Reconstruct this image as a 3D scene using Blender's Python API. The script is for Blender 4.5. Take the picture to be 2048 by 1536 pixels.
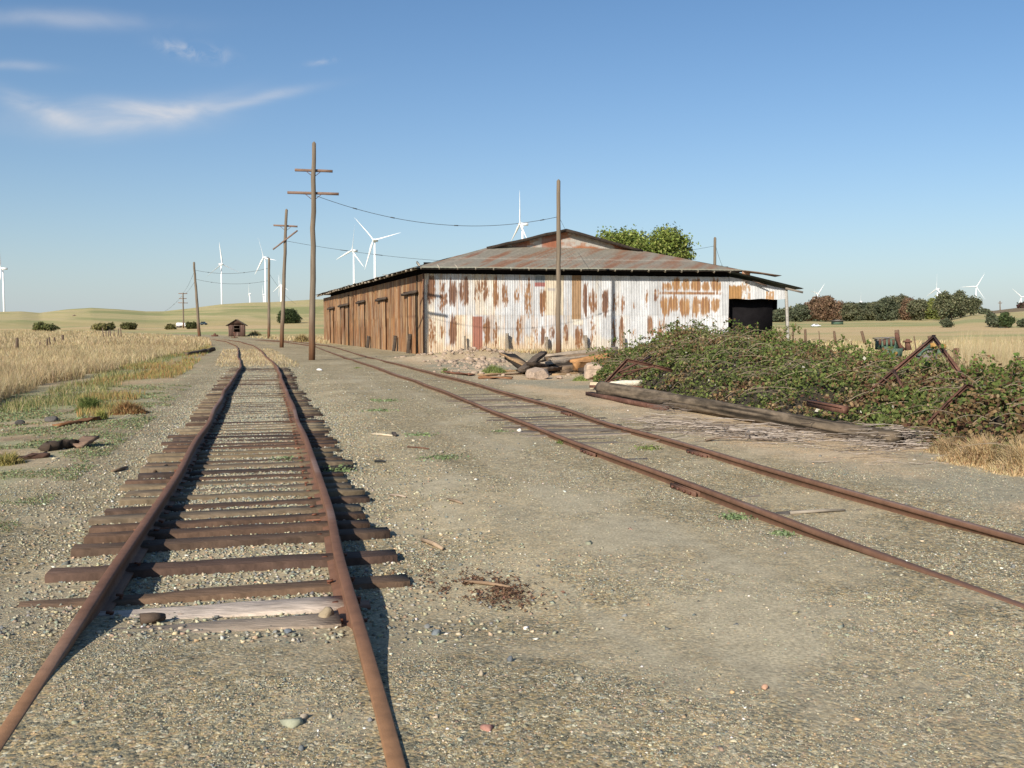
import bpy, math, random
import numpy as np
from math import radians, sin, cos, tan, atan, pi, sqrt
from mathutils import Vector, Matrix

for o in list(bpy.data.objects): bpy.data.objects.remove(o)
S = bpy.context.scene
C = S.collection
random.seed(7); RNG = np.random.default_rng(11)

# ------------------------------------------------------------------ camera
F_PX = 1850.0; EYE = 1.84; PITCH = atan((768-655)/F_PX)
cam = bpy.data.cameras.new('camera'); camo = bpy.data.objects.new('camera', cam); C.objects.link(camo)
cam.sensor_width = 36; cam.lens = 36*F_PX/2048; cam.clip_start = .1; cam.clip_end = 20000
camo.location = (0, 0, EYE); camo.rotation_euler = (pi/2-PITCH, 0, 0)
S.camera = camo
# ------------------------------------------------------------------ world
SUN_EL = radians(29); SUN_AZ = math.atan2(-.44, -.90)
w = bpy.data.worlds.new('World'); S.world = w; w.use_nodes = True
nt = w.node_tree; nt.nodes.clear()
def wn(t, **k):
    n = nt.nodes.new(t)
    for a, b in k.items(): setattr(n, a, b)
    return n
out = wn('ShaderNodeOutputWorld'); bg = wn('ShaderNodeBackground'); bg.inputs['Strength'].default_value = .090
sky = wn('ShaderNodeTexSky', sky_type='NISHITA', sun_disc=False, sun_elevation=SUN_EL, sun_rotation=SUN_AZ % (2*pi))
sky.altitude = 50; sky.air_density = 1.0; sky.dust_density = .6; sky.ozone_density = 3.5
tc = wn('ShaderNodeTexCoord'); sep = wn('ShaderNodeSeparateXYZ')
nt.links.new(tc.outputs['Generated'], sep.inputs[0])
def wm(op, a, b=None, c=None):
    n = wn('ShaderNodeMath', operation=op)
    for i, v in enumerate((a, b, c)):
        if v is None: continue
        if isinstance(v, (int, float)): n.inputs[i].default_value = v
        else: nt.links.new(v, n.inputs[i])
    return n.outputs[0]
ysafe = wm('MAXIMUM', sep.outputs['Y'], .02)
uu = wm('DIVIDE', sep.outputs['X'], ysafe); ww = wm('DIVIDE', sep.outputs['Z'], ysafe)
cmb = wn('ShaderNodeCombineXYZ'); nt.links.new(uu, cmb.inputs[0]); nt.links.new(ww, cmb.inputs[1])
def cnoise(scale, sx, sy, rot, det=7, dist=.6):
    m = wn('ShaderNodeMapping'); m.inputs['Rotation'].default_value = (0, 0, rot); m.inputs['Scale'].default_value = (sx, sy, 1)
    nt.links.new(cmb.outputs[0], m.inputs[0])
    n = wn('ShaderNodeTexNoise'); n.inputs['Scale'].default_value = scale; n.inputs['Detail'].default_value = det
    n.inputs['Roughness'].default_value = .55; n.inputs['Distortion'].default_value = dist
    nt.links.new(m.outputs[0], n.inputs['Vector']); return n.outputs['Fac']
n1 = cnoise(9, 1, 3.2, .25); n2 = cnoise(26, 1.6, 2.0, -.8)
wv = wn('ShaderNodeTexNoise'); wv.inputs['Scale'].default_value = 7; nt.links.new(cmb.outputs[0], wv.inputs['Vector'])
# cirrus wisps: centre (u, w), half sizes, tilt, weight
acc = None
for (px, py, hw, hh, rot, wt, fine) in [
    (225, 236, 165, 28, .05, 1.0, 0), (75, 216, 85, 16, -.30, .9, 0), (345, 218, 110, 20, .22, .85, 0), (500, 198, 125, 10, .17, .6, 0), (235, 208, 120, 14, .0, .45, 0),
    (110, 38, 190, 16, -.03, .5, 0), (20, 134, 80, 9, -.03, .4, 0), (372, 97, 50, 13, -.22, .6, 1), (430, 104, 34, 12, -.3, .4, 1), (640, 124, 30, 6, .2, .35, 1)]:
    v0 = (768-py)/F_PX; den = cos(PITCH)+v0*sin(PITCH); u0 = (px-1024)/F_PX/den; w0 = (v0*cos(PITCH)-sin(PITCH))/den
    su = wm('SUBTRACT', uu, u0); sw = wm('SUBTRACT', ww, w0)
    a = wm('ADD', wm('MULTIPLY', su, cos(rot)), wm('MULTIPLY', sw, sin(rot)))
    b = wm('SUBTRACT', wm('MULTIPLY', sw, cos(rot)), wm('MULTIPLY', su, sin(rot)))
    b = wm('ADD', b, wm('MULTIPLY', wm('SUBTRACT', wv.outputs['Fac'], .5), .022))
    a = wm('DIVIDE', a, hw/F_PX); b = wm('DIVIDE', b, hh/F_PX)
    d2 = wm('ADD', wm('MULTIPLY', a, a), wm('MULTIPLY', b, b))
    g = wm('MULTIPLY', wm('POWER', 2.718, wm('MULTIPLY', d2, -1.0)), wt)
    nn = wm('MULTIPLY', wm('SUBTRACT', n2 if fine else n1, .20 if not fine else .42), 1.9 if not fine else 4.0)
    g = wm('MULTIPLY', g, wm('MAXIMUM', wm('MINIMUM', nn, 1.0), 0.0 if fine else .12))
    acc = g if acc is None else wm('ADD', acc, g)
veil = wm('MULTIPLY', wm('POWER', 2.718, wm('MULTIPLY', wm('ABSOLUTE', wm('SUBTRACT', ww, .01)), -8)), .72)
mixc = wn('ShaderNodeMix', data_type='RGBA'); mixc.inputs['B'].default_value = (6.3, 6.2, 6.3, 1)
nt.links.new(wm('MINIMUM', wm('MULTIPLY', acc, .80), .7), mixc.inputs['Factor'])
hs = wn('ShaderNodeHueSaturation'); hs.inputs['Saturation'].default_value = 1.12
nt.links.new(sky.outputs[0], hs.inputs['Color'])
mixv = wn('ShaderNodeMix', data_type='RGBA'); mixv.inputs['B'].default_value = (4.2, 4.85, 5.5, 1)
nt.links.new(hs.outputs[0], mixv.inputs['A']); nt.links.new(veil, mixv.inputs['Factor'])
nt.links.new(mixv.outputs['Result'], mixc.inputs['A'])
nt.links.new(mixc.outputs['Result'], bg.inputs['Color']); nt.links.new(bg.outputs[0], out.inputs[0])
# ------------------------------------------------------------------ sun
sun = bpy.data.lights.new('sun', 'SUN'); sun.energy = 5.0; sun.angle = radians(.5); sun.color = (1, .925, .80)
suno = bpy.data.objects.new('sun', sun); C.objects.link(suno)
Ld = Vector((.44*cos(SUN_EL), .90*cos(SUN_EL), -sin(SUN_EL))).normalized()
suno.rotation_euler = Ld.to_track_quat('-Z', 'Y').to_euler(); suno.location = (-40, -70, 60)
S.view_settings.view_transform = 'Standard'; S.view_settings.look = 'None'
S.view_settings.exposure = .40; S.view_settings.gamma = 1
S.render.engine = 'CYCLES'
S.render.resolution_x = 1024; S.render.resolution_y = 768

# ------------------------------------------------------------------ noise
def _h(ix, iy, s):
    n = (ix.astype(np.int64)*374761393 + iy.astype(np.int64)*668265263 + s*1442695041) & 0xffffffff
    n = ((n ^ (n >> 13))*1274126177) & 0xffffffff
    return ((n ^ (n >> 16)) & 0xffff)/65535.0
def vn(x, y, s=0):
    x = np.asarray(x, float); y = np.asarray(y, float)
    ix = np.floor(x); iy = np.floor(y); fx = x-ix; fy = y-iy
    fx = fx*fx*(3-2*fx); fy = fy*fy*(3-2*fy)
    a = _h(ix, iy, s); b = _h(ix+1, iy, s); c = _h(ix, iy+1, s); d = _h(ix+1, iy+1, s)
    return (a*(1-fx)+b*fx)*(1-fy)+(c*(1-fx)+d*fx)*fy
def fbm(x, y, s=0, o=4):
    t = 0; a = .5; n = 0
    for i in range(o):
        t = t+a*vn(x*2**i+17.3*i, y*2**i-9.1*i, s+i); n += a; a *= .5
    return t/n
def sst(a, b, x):
    t = np.clip((x-a)/(b-a), 0, 1); return t*t*(3-2*t)

# ------------------------------------------------------------------ track lines
T1 = np.array([(.95, -6), (.2, -3), (-.45, 0), (-1.27, 3.6), (-1.62, 4.9), (-2.15, 7), (-2.76, 9.3), (-4.0, 14), (-6.1, 22), (-7.5, 27), (-11.3, 41.4), (-15.7, 56), (-20.6, 72.5), (-26, 90), (-35, 116), (-44.5, 139), (-58, 165), (-84, 192), (-120, 215)])
T2 = np.array([(6.4, -6), (5.8, -3), (5.5, 0), (4.22, 5), (3.72, 6.9), (3.12, 9), (2.3, 12), (1.27, 16), (-.13, 21.9), (-2.2, 30), (-5.55, 42.4), (-8.1, 51.2), (-12.4, 67), (-18.5, 90), (-27.5, 115), (-40, 140), (-56, 165), (-83, 192), (-119, 215)])
_yy = np.arange(-6, 214, .25)
def _sm(T):
    x = np.interp(_yy, T[:, 1], T[:, 0]); k = np.hanning(17); k /= k.sum()
    for _ in range(2):
        xp = np.pad(x, 8, mode='reflect', reflect_type='odd'); x = np.convolve(xp, k, 'valid')
    return x
_x1 = _sm(T1); _x2 = _sm(T2)
def c1(y): return np.interp(y, _yy, _x1)
def c2(y): return np.interp(y, _yy, _x2)
def dist_t(x, y, c): 
    s = (c(np.asarray(y)+.5)-c(np.asarray(y)-.5)); return (x-c(y))/np.sqrt(1+s*s)

# ------------------------------------------------------------------ terrain height
RIDGE = 900.
SK = [(-1500, 620), (-400, 612), (0, 624), (45, 623), (82, 626), (137, 619), (185, 616), (240, 619), (294, 623), (328, 623), (383, 617), (445, 609), (500, 606), (547, 605), (581, 603), (632, 600), (760, 600), (1000, 612), (1300, 632), (1600, 640), (1900, 634), (1932, 622), (1950, 620), (1966, 621), (1984, 622), (2048, 614), (2300, 598), (3500, 600)]
_th = np.array([atan((p-1024)/F_PX) for p, _ in SK]); _hz = np.array([1.84+(655-q)/F_PX*RIDGE*cos(t) for (p, q), t in zip(SK, _th)])
BA = np.array((-5.97, 63.2)); BB = np.array((15.8, 67.7)); BD = np.array((-23.7, 116.7))
def terr(x, y):
    x = np.asarray(x, float); y = np.asarray(y, float)
    r = np.hypot(x, y); th = np.arctan2(x, y)
    hz = np.interp(th, _th, _hz)
    t = np.clip((r-130)/(RIDGE-130), 0, 1)
    p = .5*t**1.2+.5*sst(0, 1, t)
    z = hz*p - np.clip(r-RIDGE, 0, 2500)*.035
    z = z+(fbm(x/160, y/160, 5, 3)-.5)*5*sst(300, 600, r)*(1-sst(700, 880, r))
    z = z+sst(.1, .28, th)*sst(110, 360, r)*1.9*(1-sst(500, 800, r))
    z = z+(fbm(x/6, y/6, 3)-.5)*.10*sst(14, 40, r)
    d1 = dist_t(x, y, c1); d2 = dist_t(x, y, c2)
    near = np.maximum(1-sst(3.9, 6.4, y+.15*x), (1-sst(5.6, 9.2, y))*sst(.3, 1.8, x)*.72)
    z = z+near*.110+(fbm(x/1.3, y/1.3, 8)-.5)*.035*(1-near)
    tr1 = (1-sst(1.4, 2.6, np.abs(d1)))*(1-near)*(1-sst(30, 52, y))
    z = z-tr1*(.082-.03*(1-sst(.5, .9, np.abs(d1)))*sst(8, 11, y))
    z = z-.02*(1-near)*(1-sst(.6, 1.4, np.abs(d2)))
    left = sst(2.2, 9, -d1)*(1-sst(60, 130, r))
    z = z-left*.26*(1-near)
    # low spoil bank by the shed wall
    z = z+.55*np.exp(-(((x+1.5)/4.2)**2+((y-54.5-.2*x)/2.0)**2))*(.25+1.3*fbm(x*1.1, y*1.1, 12))+.25*np.exp(-(((x+1.0)/5)**2+((y-54)/2.6)**2))*(fbm(x*4, y*4, 13)-.5)
    z = z+.22*np.exp(-(((x-5)/4.0)**2+((y-47)/3.0)**2))
    return z
def tz(x, y): return float(terr(np.array([x]), np.array([y]))[0])
def ray(px, py):
    a = PITCH; x = (px-1024)/F_PX; v = (768-py)/F_PX
    return np.array((x, cos(a)+v*sin(a), -sin(a)+v*cos(a)))
def at(px, py, Y):
    d = ray(px, py); t = Y/d[1]; return np.array((d[0]*t, Y, EYE+d[2]*t))
def hit(px, py, far=2000):
    d = ray(px, py); t = np.geomspace(2, far, 6000); P = d[None]*t[:, None]
    z = EYE+P[:, 2]; g = terr(P[:, 0], P[:, 1]); k = np.argmax(z < g)
    if not (z < g).any(): k = len(t)-1
    return np.array((P[k, 0], P[k, 1], g[k]))
def flat(px, py, z=0.):
    d = ray(px, py); t = (z-EYE)/d[2]; return np.array((d[0]*t, d[1]*t, z))

# ------------------------------------------------------------------ object helpers
ROOT = {}
def tag(o, label=None, cat=None, group=None, kind=None):
    if label: o['label'] = label
    if cat: o['category'] = cat
    if group: o['group'] = group
    if kind: o['kind'] = kind
    return o
def thing(name, label, cat, loc, group=None):
    o = bpy.data.objects.new(name, None); C.objects.link(o); o.location = tuple(map(float, loc)); o.empty_display_size = .2
    ROOT[o.name] = np.array(loc, float); return tag(o, label, cat, group)
def root_of(o):
    while o.parent: o = o.parent
    return ROOT[o.name]
def mesh(name, parts, mat, parent=None, smooth=False, mats=None):
    """parts: list of (V, F[, col]) in world coordinates -> ONE mesh object"""
    Vs = []; Fs = []; cols = []; n = 0; hascol = any(len(p) > 2 and p[2] is not None for p in parts)
    for p in parts:
        V = np.asarray(p[0], float).reshape(-1, 3); Vs.append(V)
        FF = p[1] if isinstance(p[1], list) and len(p[1]) and isinstance(p[1][0], np.ndarray) and p[1][0].ndim == 2 else [p[1]]
        for f in FF:
            if isinstance(f, np.ndarray): Fs.append(f+n)
            else:
                for q in f: Fs.append(np.array([q])+n)
        if hascol:
            c = np.asarray(p[2] if len(p) > 2 and p[2] is not None else (.5, .5, .5), float)
            if c.ndim == 1: c = np.tile(c, (len(V), 1))
            cols.append(c)
        n += len(V)
    V = np.concatenate(Vs)
    if parent is None:
        org = np.array((V[:, 0].mean(), V[:, 1].mean(), V[:, 2].min()))
    else: org = root_of(parent)
    me = bpy.data.meshes.new(name)
    me.vertices.add(len(V)); me.vertices.foreach_set('co', (V-org).astype(np.float32).ravel())
    lt = np.concatenate([np.full(len(f), f.shape[1]) for f in Fs]); lv = np.concatenate([f.ravel() for f in Fs])
    me.loops.add(len(lv)); me.loops.foreach_set('vertex_index', lv.astype(np.int32))
    me.polygons.add(len(lt)); me.polygons.foreach_set('loop_start', np.concatenate([[0], np.cumsum(lt)[:-1]]).astype(np.int32))
    me.polygons.foreach_set('loop_total', lt.astype(np.int32))
    if smooth: me.polygons.foreach_set('use_smooth', np.ones(len(lt), bool))
    me.update(calc_edges=True)
    if hascol:
        c = np.concatenate(cols); c4 = np.ones((len(c), 4), np.float32); c4[:, :c.shape[1]] = c
        at_ = me.attributes.new('Col', 'FLOAT_COLOR', 'POINT'); at_.data.foreach_set('color', c4.ravel())
    me.materials.append(mat)
    o = bpy.data.objects.new(name, me); C.objects.link(o)
    if parent is None: o.location = tuple(org); ROOT[o.name] = org
    else: o.parent = parent
    return o

def frame(d):
    d = np.asarray(d, float); d = d/np.linalg.norm(d)
    up = np.array((0, 0, 1.)) if abs(d[2]) < .95 else np.array((1., 0, 0))
    s = np.cross(d, up); s /= np.linalg.norm(s); u = np.cross(s, d); return d, s, u
BOXF = np.array([(0, 3, 2, 1), (4, 5, 6, 7), (0, 1, 5, 4), (1, 2, 6, 5), (2, 3, 7, 6), (3, 0, 4, 7)])
def box(c, d, rz=0):
    x, y, z = np.array(d)/2
    V = np.array([(-x, -y, -z), (x, -y, -z), (x, y, -z), (-x, y, -z), (-x, -y, z), (x, -y, z), (x, y, z), (-x, y, z)])
    R = np.array([[cos(rz), -sin(rz), 0], [sin(rz), cos(rz), 0], [0, 0, 1]])
    return (V@R.T+np.array(c), BOXF)
def beam(p0, p1, w, h, seg=1, jit=0, roll=0, taper=1., rnd=0):
    """rectangular timber from p0 to p1, edges worn by jitter"""
    p0 = np.array(p0, float); p1 = np.array(p1, float); d, s, u = frame(p1-p0)
    s, u = s*cos(roll)+u*sin(roll), -s*sin(roll)+u*cos(roll)
    if rnd: prof = [(-1, -1+rnd), (-1+rnd, -1), (1-rnd, -1), (1, -1+rnd), (1, 1-rnd), (1-rnd, 1), (-1+rnd, 1), (-1, 1-rnd)]
    else: prof = [(-1, -1), (1, -1), (1, 1), (-1, 1)]
    n = len(prof); V = []
    for i in range(seg+1):
        t = i/seg; k = 1+(taper-1)*t; q = p0+(p1-p0)*t
        for a, b in prof:
            j = RNG.normal(0, jit, 3) if jit else 0
            V.append(q+s*a*w/2*k+u*b*h/2*k+j)
    F4 = [[i*n+k, i*n+(k+1) % n, (i+1)*n+(k+1) % n, (i+1)*n+k] for i in range(seg) for k in range(n)]
    return (np.array(V), [np.array(F4), np.array([list(range(n))[::-1]]), np.array([[seg*n+k for k in range(n)]])])
def tube(P, R, n=6, cap=True, jit=0):
    P = np.asarray(P, float); m = len(P); R = np.broadcast_to(np.asarray(R, float), (m,))
    V = []; _, s, u = frame(P[min(1, m-1)]-P[0])
    for i in range(m):
        d = P[min(i+1, m-1)]-P[max(i-1, 0)]; d = d/(np.linalg.norm(d)+1e-9)
        s = s-d*np.dot(s, d); s /= np.linalg.norm(s)+1e-9; u = np.cross(s, d)
        a = np.arange(n)*2*pi/n; rr = R[i]*(1+(RNG.normal(0, jit, n) if jit else 0))
        V.append(P[i]+(np.cos(a)*rr)[:, None]*s+(np.sin(a)*rr)[:, None]*u)
    V = np.concatenate(V); i = np.arange(m-1)[:, None]*n; k = np.arange(n)[None]; k2 = (k+1) % n
    Fq = np.stack([i+k, i+n+k, i+n+k2, i+k2], -1).reshape(-1, 4); Fs = [Fq]
    if cap: Fs += [np.array([list(range(n))]), np.array([[(m-1)*n+q for q in range(n)][::-1]])]
    return (V, Fs)
def withcol(p, c): return (p[0], p[1], c)
def rock(c, r, seed=0, flatz=.7, det=3, rough=.25):
    g = np.random.default_rng(seed); import bmesh
    bm = bmesh.new(); bmesh.ops.create_icosphere(bm, subdivisions=det, radius=1)
    V = np.array([v.co[:] for v in bm.verts]); Fc = np.array([[v.index for v in f.verts] for f in bm.faces]); bm.free()
    for _ in range(9):                                  # cut by random planes for broken faces
        n = g.normal(size=3); n /= np.linalg.norm(n); d = g.uniform(.55, .85); k = V@n-d; V = V-np.clip(k, 0, None)[:, None]*n
    q = g.uniform(0, 50)
    V *= (1+rough*.35*(fbm(V[:, 0]*3+q, V[:, 1]*3+V[:, 2]*2.3, seed)-.5))[:, None]
    r = np.array(r, float)*np.ones(3); V = V*r*np.array((1, 1, flatz)); a = g.uniform(0, 6.28)
    V = V@np.array([[cos(a), -sin(a), 0], [sin(a), cos(a), 0], [0, 0, 1]]).T
    return (V+np.array(c), Fc)
def leaves(P, size, col, nrm=None, asp=.6, spread=1.):
    n = len(P); size = np.broadcast_to(size, (n,))
    d = RNG.normal(size=(n, 3)); 
    if nrm is not None: d = d*spread+nrm*1.2
    d /= np.linalg.norm(d, axis=1)[:, None]
    a = np.cross(d, RNG.normal(size=(n, 3))); a /= np.linalg.norm(a, axis=1)[:, None]; b = np.cross(d, a)
    s = size[:, None]
    V = np.stack([P-a*s, P-b*s*asp+d*s*.18, P+a*s, P+b*s*asp+d*s*.18], 1).reshape(-1, 3)
    Fq = np.arange(4*n).reshape(n, 4)
    return (V, Fq, np.repeat(col, 4, 0))
def blades(P, h, wd, col, lean=.25, tipcol=None):
    n = len(P); h = np.broadcast_to(h, (n,)); wd = np.broadcast_to(wd, (n,))
    a = RNG.uniform(0, 2*pi, n); s = np.stack([np.cos(a), np.sin(a), 0*a], 1)*wd[:, None]/2
    l = RNG.normal(0, lean, (n, 2))*h[:, None]; l3 = np.c_[l, 0*a]
    mid = P+np.c_[l*.35, h*.55]; top = P+np.c_[l, h*(1-.3*np.minimum(1, (l**2).sum(1)/h**2))]
    V = np.stack([P-s, P+s, mid+s*.8, mid-s*.8, top], 1).reshape(-1, 3)
    k = np.arange(n)[:, None]*5
    return (V, [k+np.array([[0, 1, 2, 3]]), k+np.array([[3, 2, 4]])], np.repeat(col, 5, 0))
def pal(n, cols, var=.12, w=None):
    c = np.array(cols)[RNG.choice(len(cols), n, p=w)]; return np.clip(c*RNG.normal(1, var, (n, 1))*RNG.normal(1, .04, (n, 3)), .004, .95)

# ------------------------------------------------------------------ materials
def mat(name, col=(.5, .5, .5), rough=.85, attr=False, var=.25, scale=4, stretch=(1, 1, 1), bump=.0, bscale=None, col2=None, thr=(.45, .6), spec=.25, metal=0, detail=6, trans=0, cscale=None):
    m = bpy.data.materials.new(name); m.use_nodes = True; t = m.node_tree; N = t.nodes; L = t.links
    p = N['Principled BSDF']; p.inputs['Roughness'].default_value = rough; p.inputs['Specular IOR Level'].default_value = spec; p.inputs['Metallic'].default_value = metal
    tcn = N.new('ShaderNodeTexCoord'); mp = N.new('ShaderNodeMapping'); mp.inputs['Scale'].default_value = stretch; L.new(tcn.outputs['Object'], mp.inputs[0])
    nz = N.new('ShaderNodeTexNoise'); nz.inputs['Scale'].default_value = scale; nz.inputs['Detail'].default_value = detail; nz.inputs['Roughness'].default_value = .65; L.new(mp.outputs[0], nz.inputs['Vector'])
    if attr:
        a = N.new('ShaderNodeAttribute'); a.attribute_name = 'Col'; base = a.outputs['Color']
    else:
        r = N.new('ShaderNodeRGB'); r.outputs[0].default_value = (*col, 1); base = r.outputs[0]
    if col2 is not None:
        n2_ = N.new('ShaderNodeTexNoise'); n2_.inputs['Scale'].default_value = cscale or scale*.4; n2_.inputs['Detail'].default_value = 8; n2_.inputs['Roughness'].default_value = .7; L.new(mp.outputs[0], n2_.inputs['Vector'])
        mr = N.new('ShaderNodeMapRange'); mr.interpolation_type = 'SMOOTHSTEP'; mr.inputs['From Min'].default_value = thr[0]; mr.inputs['From Max'].default_value = thr[1]; L.new(n2_.outputs['Fac'], mr.inputs['Value'])
        mx = N.new('ShaderNodeMix'); mx.data_type = 'RGBA'; L.new(mr.outputs[0], mx.inputs['Factor']); L.new(base, mx.inputs['A']); mx.inputs['B'].default_value = (*col2, 1); base = mx.outputs['Result']
    mr = N.new('ShaderNodeMapRange'); mr.inputs['From Min'].default_value = .25; mr.inputs['From Max'].default_value = .75; mr.inputs['To Min'].default_value = 1-var; mr.inputs['To Max'].default_value = 1+var
    L.new(nz.outputs['Fac'], mr.inputs['Value'])
    vm = N.new('ShaderNodeVectorMath'); vm.operation = 'SCALE'; L.new(base, vm.inputs[0]); L.new(mr.outputs[0], vm.inputs['Scale'])
    L.new(vm.outputs[0], p.inputs['Base Color'])
    if bump:
        bn = nz
        if bscale:
            bn = N.new('ShaderNodeTexNoise'); bn.inputs['Scale'].default_value = bscale; bn.inputs['Detail'].default_value = 5; L.new(mp.outputs[0], bn.inputs['Vector'])
        b = N.new('ShaderNodeBump'); b.inputs['Strength'].default_value = 1; b.inputs['Distance'].default_value = bump; L.new(bn.outputs['Fac'], b.inputs['Height']); L.new(b.outputs[0], p.inputs['Normal'])
    if trans:
        tr = N.new('ShaderNodeBsdfTranslucent'); L.new(vm.outputs[0], tr.inputs[0]); ms = N.new('ShaderNodeMixShader'); ms.inputs[0].default_value = trans
        L.new(p.outputs[0], ms.inputs[1]); L.new(tr.outputs[0], ms.inputs[2]); L.new(ms.outputs[0], N['Material Output'].inputs[0])
    return m
M = {}
M['leaf'] = mat('leaf', attr=True, var=.2, scale=2, rough=.7, trans=.25, spec=.15)
M['grass'] = mat('dry_grass', attr=True, var=.25, scale=.6, rough=.8, trans=.3, spec=.1)
M['bark'] = mat('bark', (.12, .09, .065), var=.4, scale=8, stretch=(1, 1, .2), bump=.02)
M['twig'] = mat('twig', attr=True, var=.3, scale=8)
M['rail'] = mat('rusty_rail', attr=True, rough=.68, var=.26, scale=9, bump=.0015, bscale=120, spec=.25, detail=9)
M['tie'] = mat('tie_wood', attr=True, rough=.9, var=.5, scale=5, stretch=(1, 6, 1), bump=.008, bscale=14, detail=10)
M['pole'] = mat('pole_wood', attr=True, rough=.92, var=.42, scale=14, stretch=(1, 1, .05), bump=.012, detail=8)
M['timber'] = mat('weathered_timber', attr=True, rough=.92, var=.42, scale=9, stretch=(.25, 1, 1), bump=.01, detail=8)
M['beamrust'] = mat('rust_steel', (.105, .05, .034), rough=.85, var=.4, scale=7, col2=(.19, .10, .07), thr=(.5, .68), bump=.002)
M['white'] = mat('turbine_white', (.82, .82, .82), rough=.55, var=.02)
M['wire'] = mat('wire', (.05, .05, .05), rough=.7, var=.1)
M['stone'] = mat('stone', attr=True, rough=.95, var=.35, scale=7, bump=.02, bscale=16, detail=8)
M['pebble'] = mat('pebble', attr=True, rough=.85, var=.18, scale=60)
M['metalwall'] = None
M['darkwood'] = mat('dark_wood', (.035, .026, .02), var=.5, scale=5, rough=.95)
M['interior'] = mat('shade_black', (.012, .011, .012), var=.3, scale=2, rough=1, spec=0)  # near black: shade of eaves, door slits and lean-to put into the colour
M['green'] = mat('green_paint', (.075, .125, .09), rough=.7, var=.3, scale=10, col2=(.16, .12, .07), thr=(.56, .66))
M['ochre'] = mat('ochre_paint', (.35, .2, .06), rough=.7, var=.3, scale=10, col2=(.14, .07, .04), thr=(.55, .62))
M['rubber'] = mat('grey_tyre', (.16, .14, .13), rough=.95, var=.3, scale=9)
M['carwhite'] = mat('white_paint', (.8, .8, .8), rough=.4, var=.03)
M['carblue'] = mat('dark_paint', (.03, .05, .06), rough=.3, var=.1)
M['glass'] = mat('dark_glass', (.02, .025, .03), rough=.15, var=.05, spec=.5)

# ================================================================== GROUND
def ground():
    fine = np.radians(np.arange(-42, 42.01, .16)); coarse = np.radians(np.arange(44, 316.1, 4))
    ang = np.concatenate([fine, coarse]); rad = np.concatenate([[.05], np.geomspace(.4, 9000, 640)])
    A_, R_ = np.meshgrid(ang, rad); x = R_*np.sin(A_); y = R_*np.cos(A_); z = terr(x, y)
    na = len(ang); nr = len(rad)
    V = np.stack([x, y, z], -1).reshape(-1, 3)
    i = np.arange(nr-1)[:, None]*na; k = np.arange(na)[None]; k2 = (k+1) % na
    Fq = np.stack([i+k, i+k2, i+na+k2, i+na+k], -1).reshape(-1, 4)
    x = V[:, 0]; y = V[:, 1]; col, grav = gcol(x, y)
    return V, Fq, np.c_[col, grav]
edgef = lambda Y: np.interp(Y, [18, 25, 45, 75, 100], [5.2, 5.5, 6.0, 3.9, 3.3])+1.0*(vn(Y*.3, Y*0, 4)-.5)
def lerp(a, b, t): return a*(1-t[:, None])+np.array(b)*t[:, None] if not isinstance(b, np.ndarray) or b.ndim == 1 else a*(1-t[:, None])+b*t[:, None]
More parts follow.
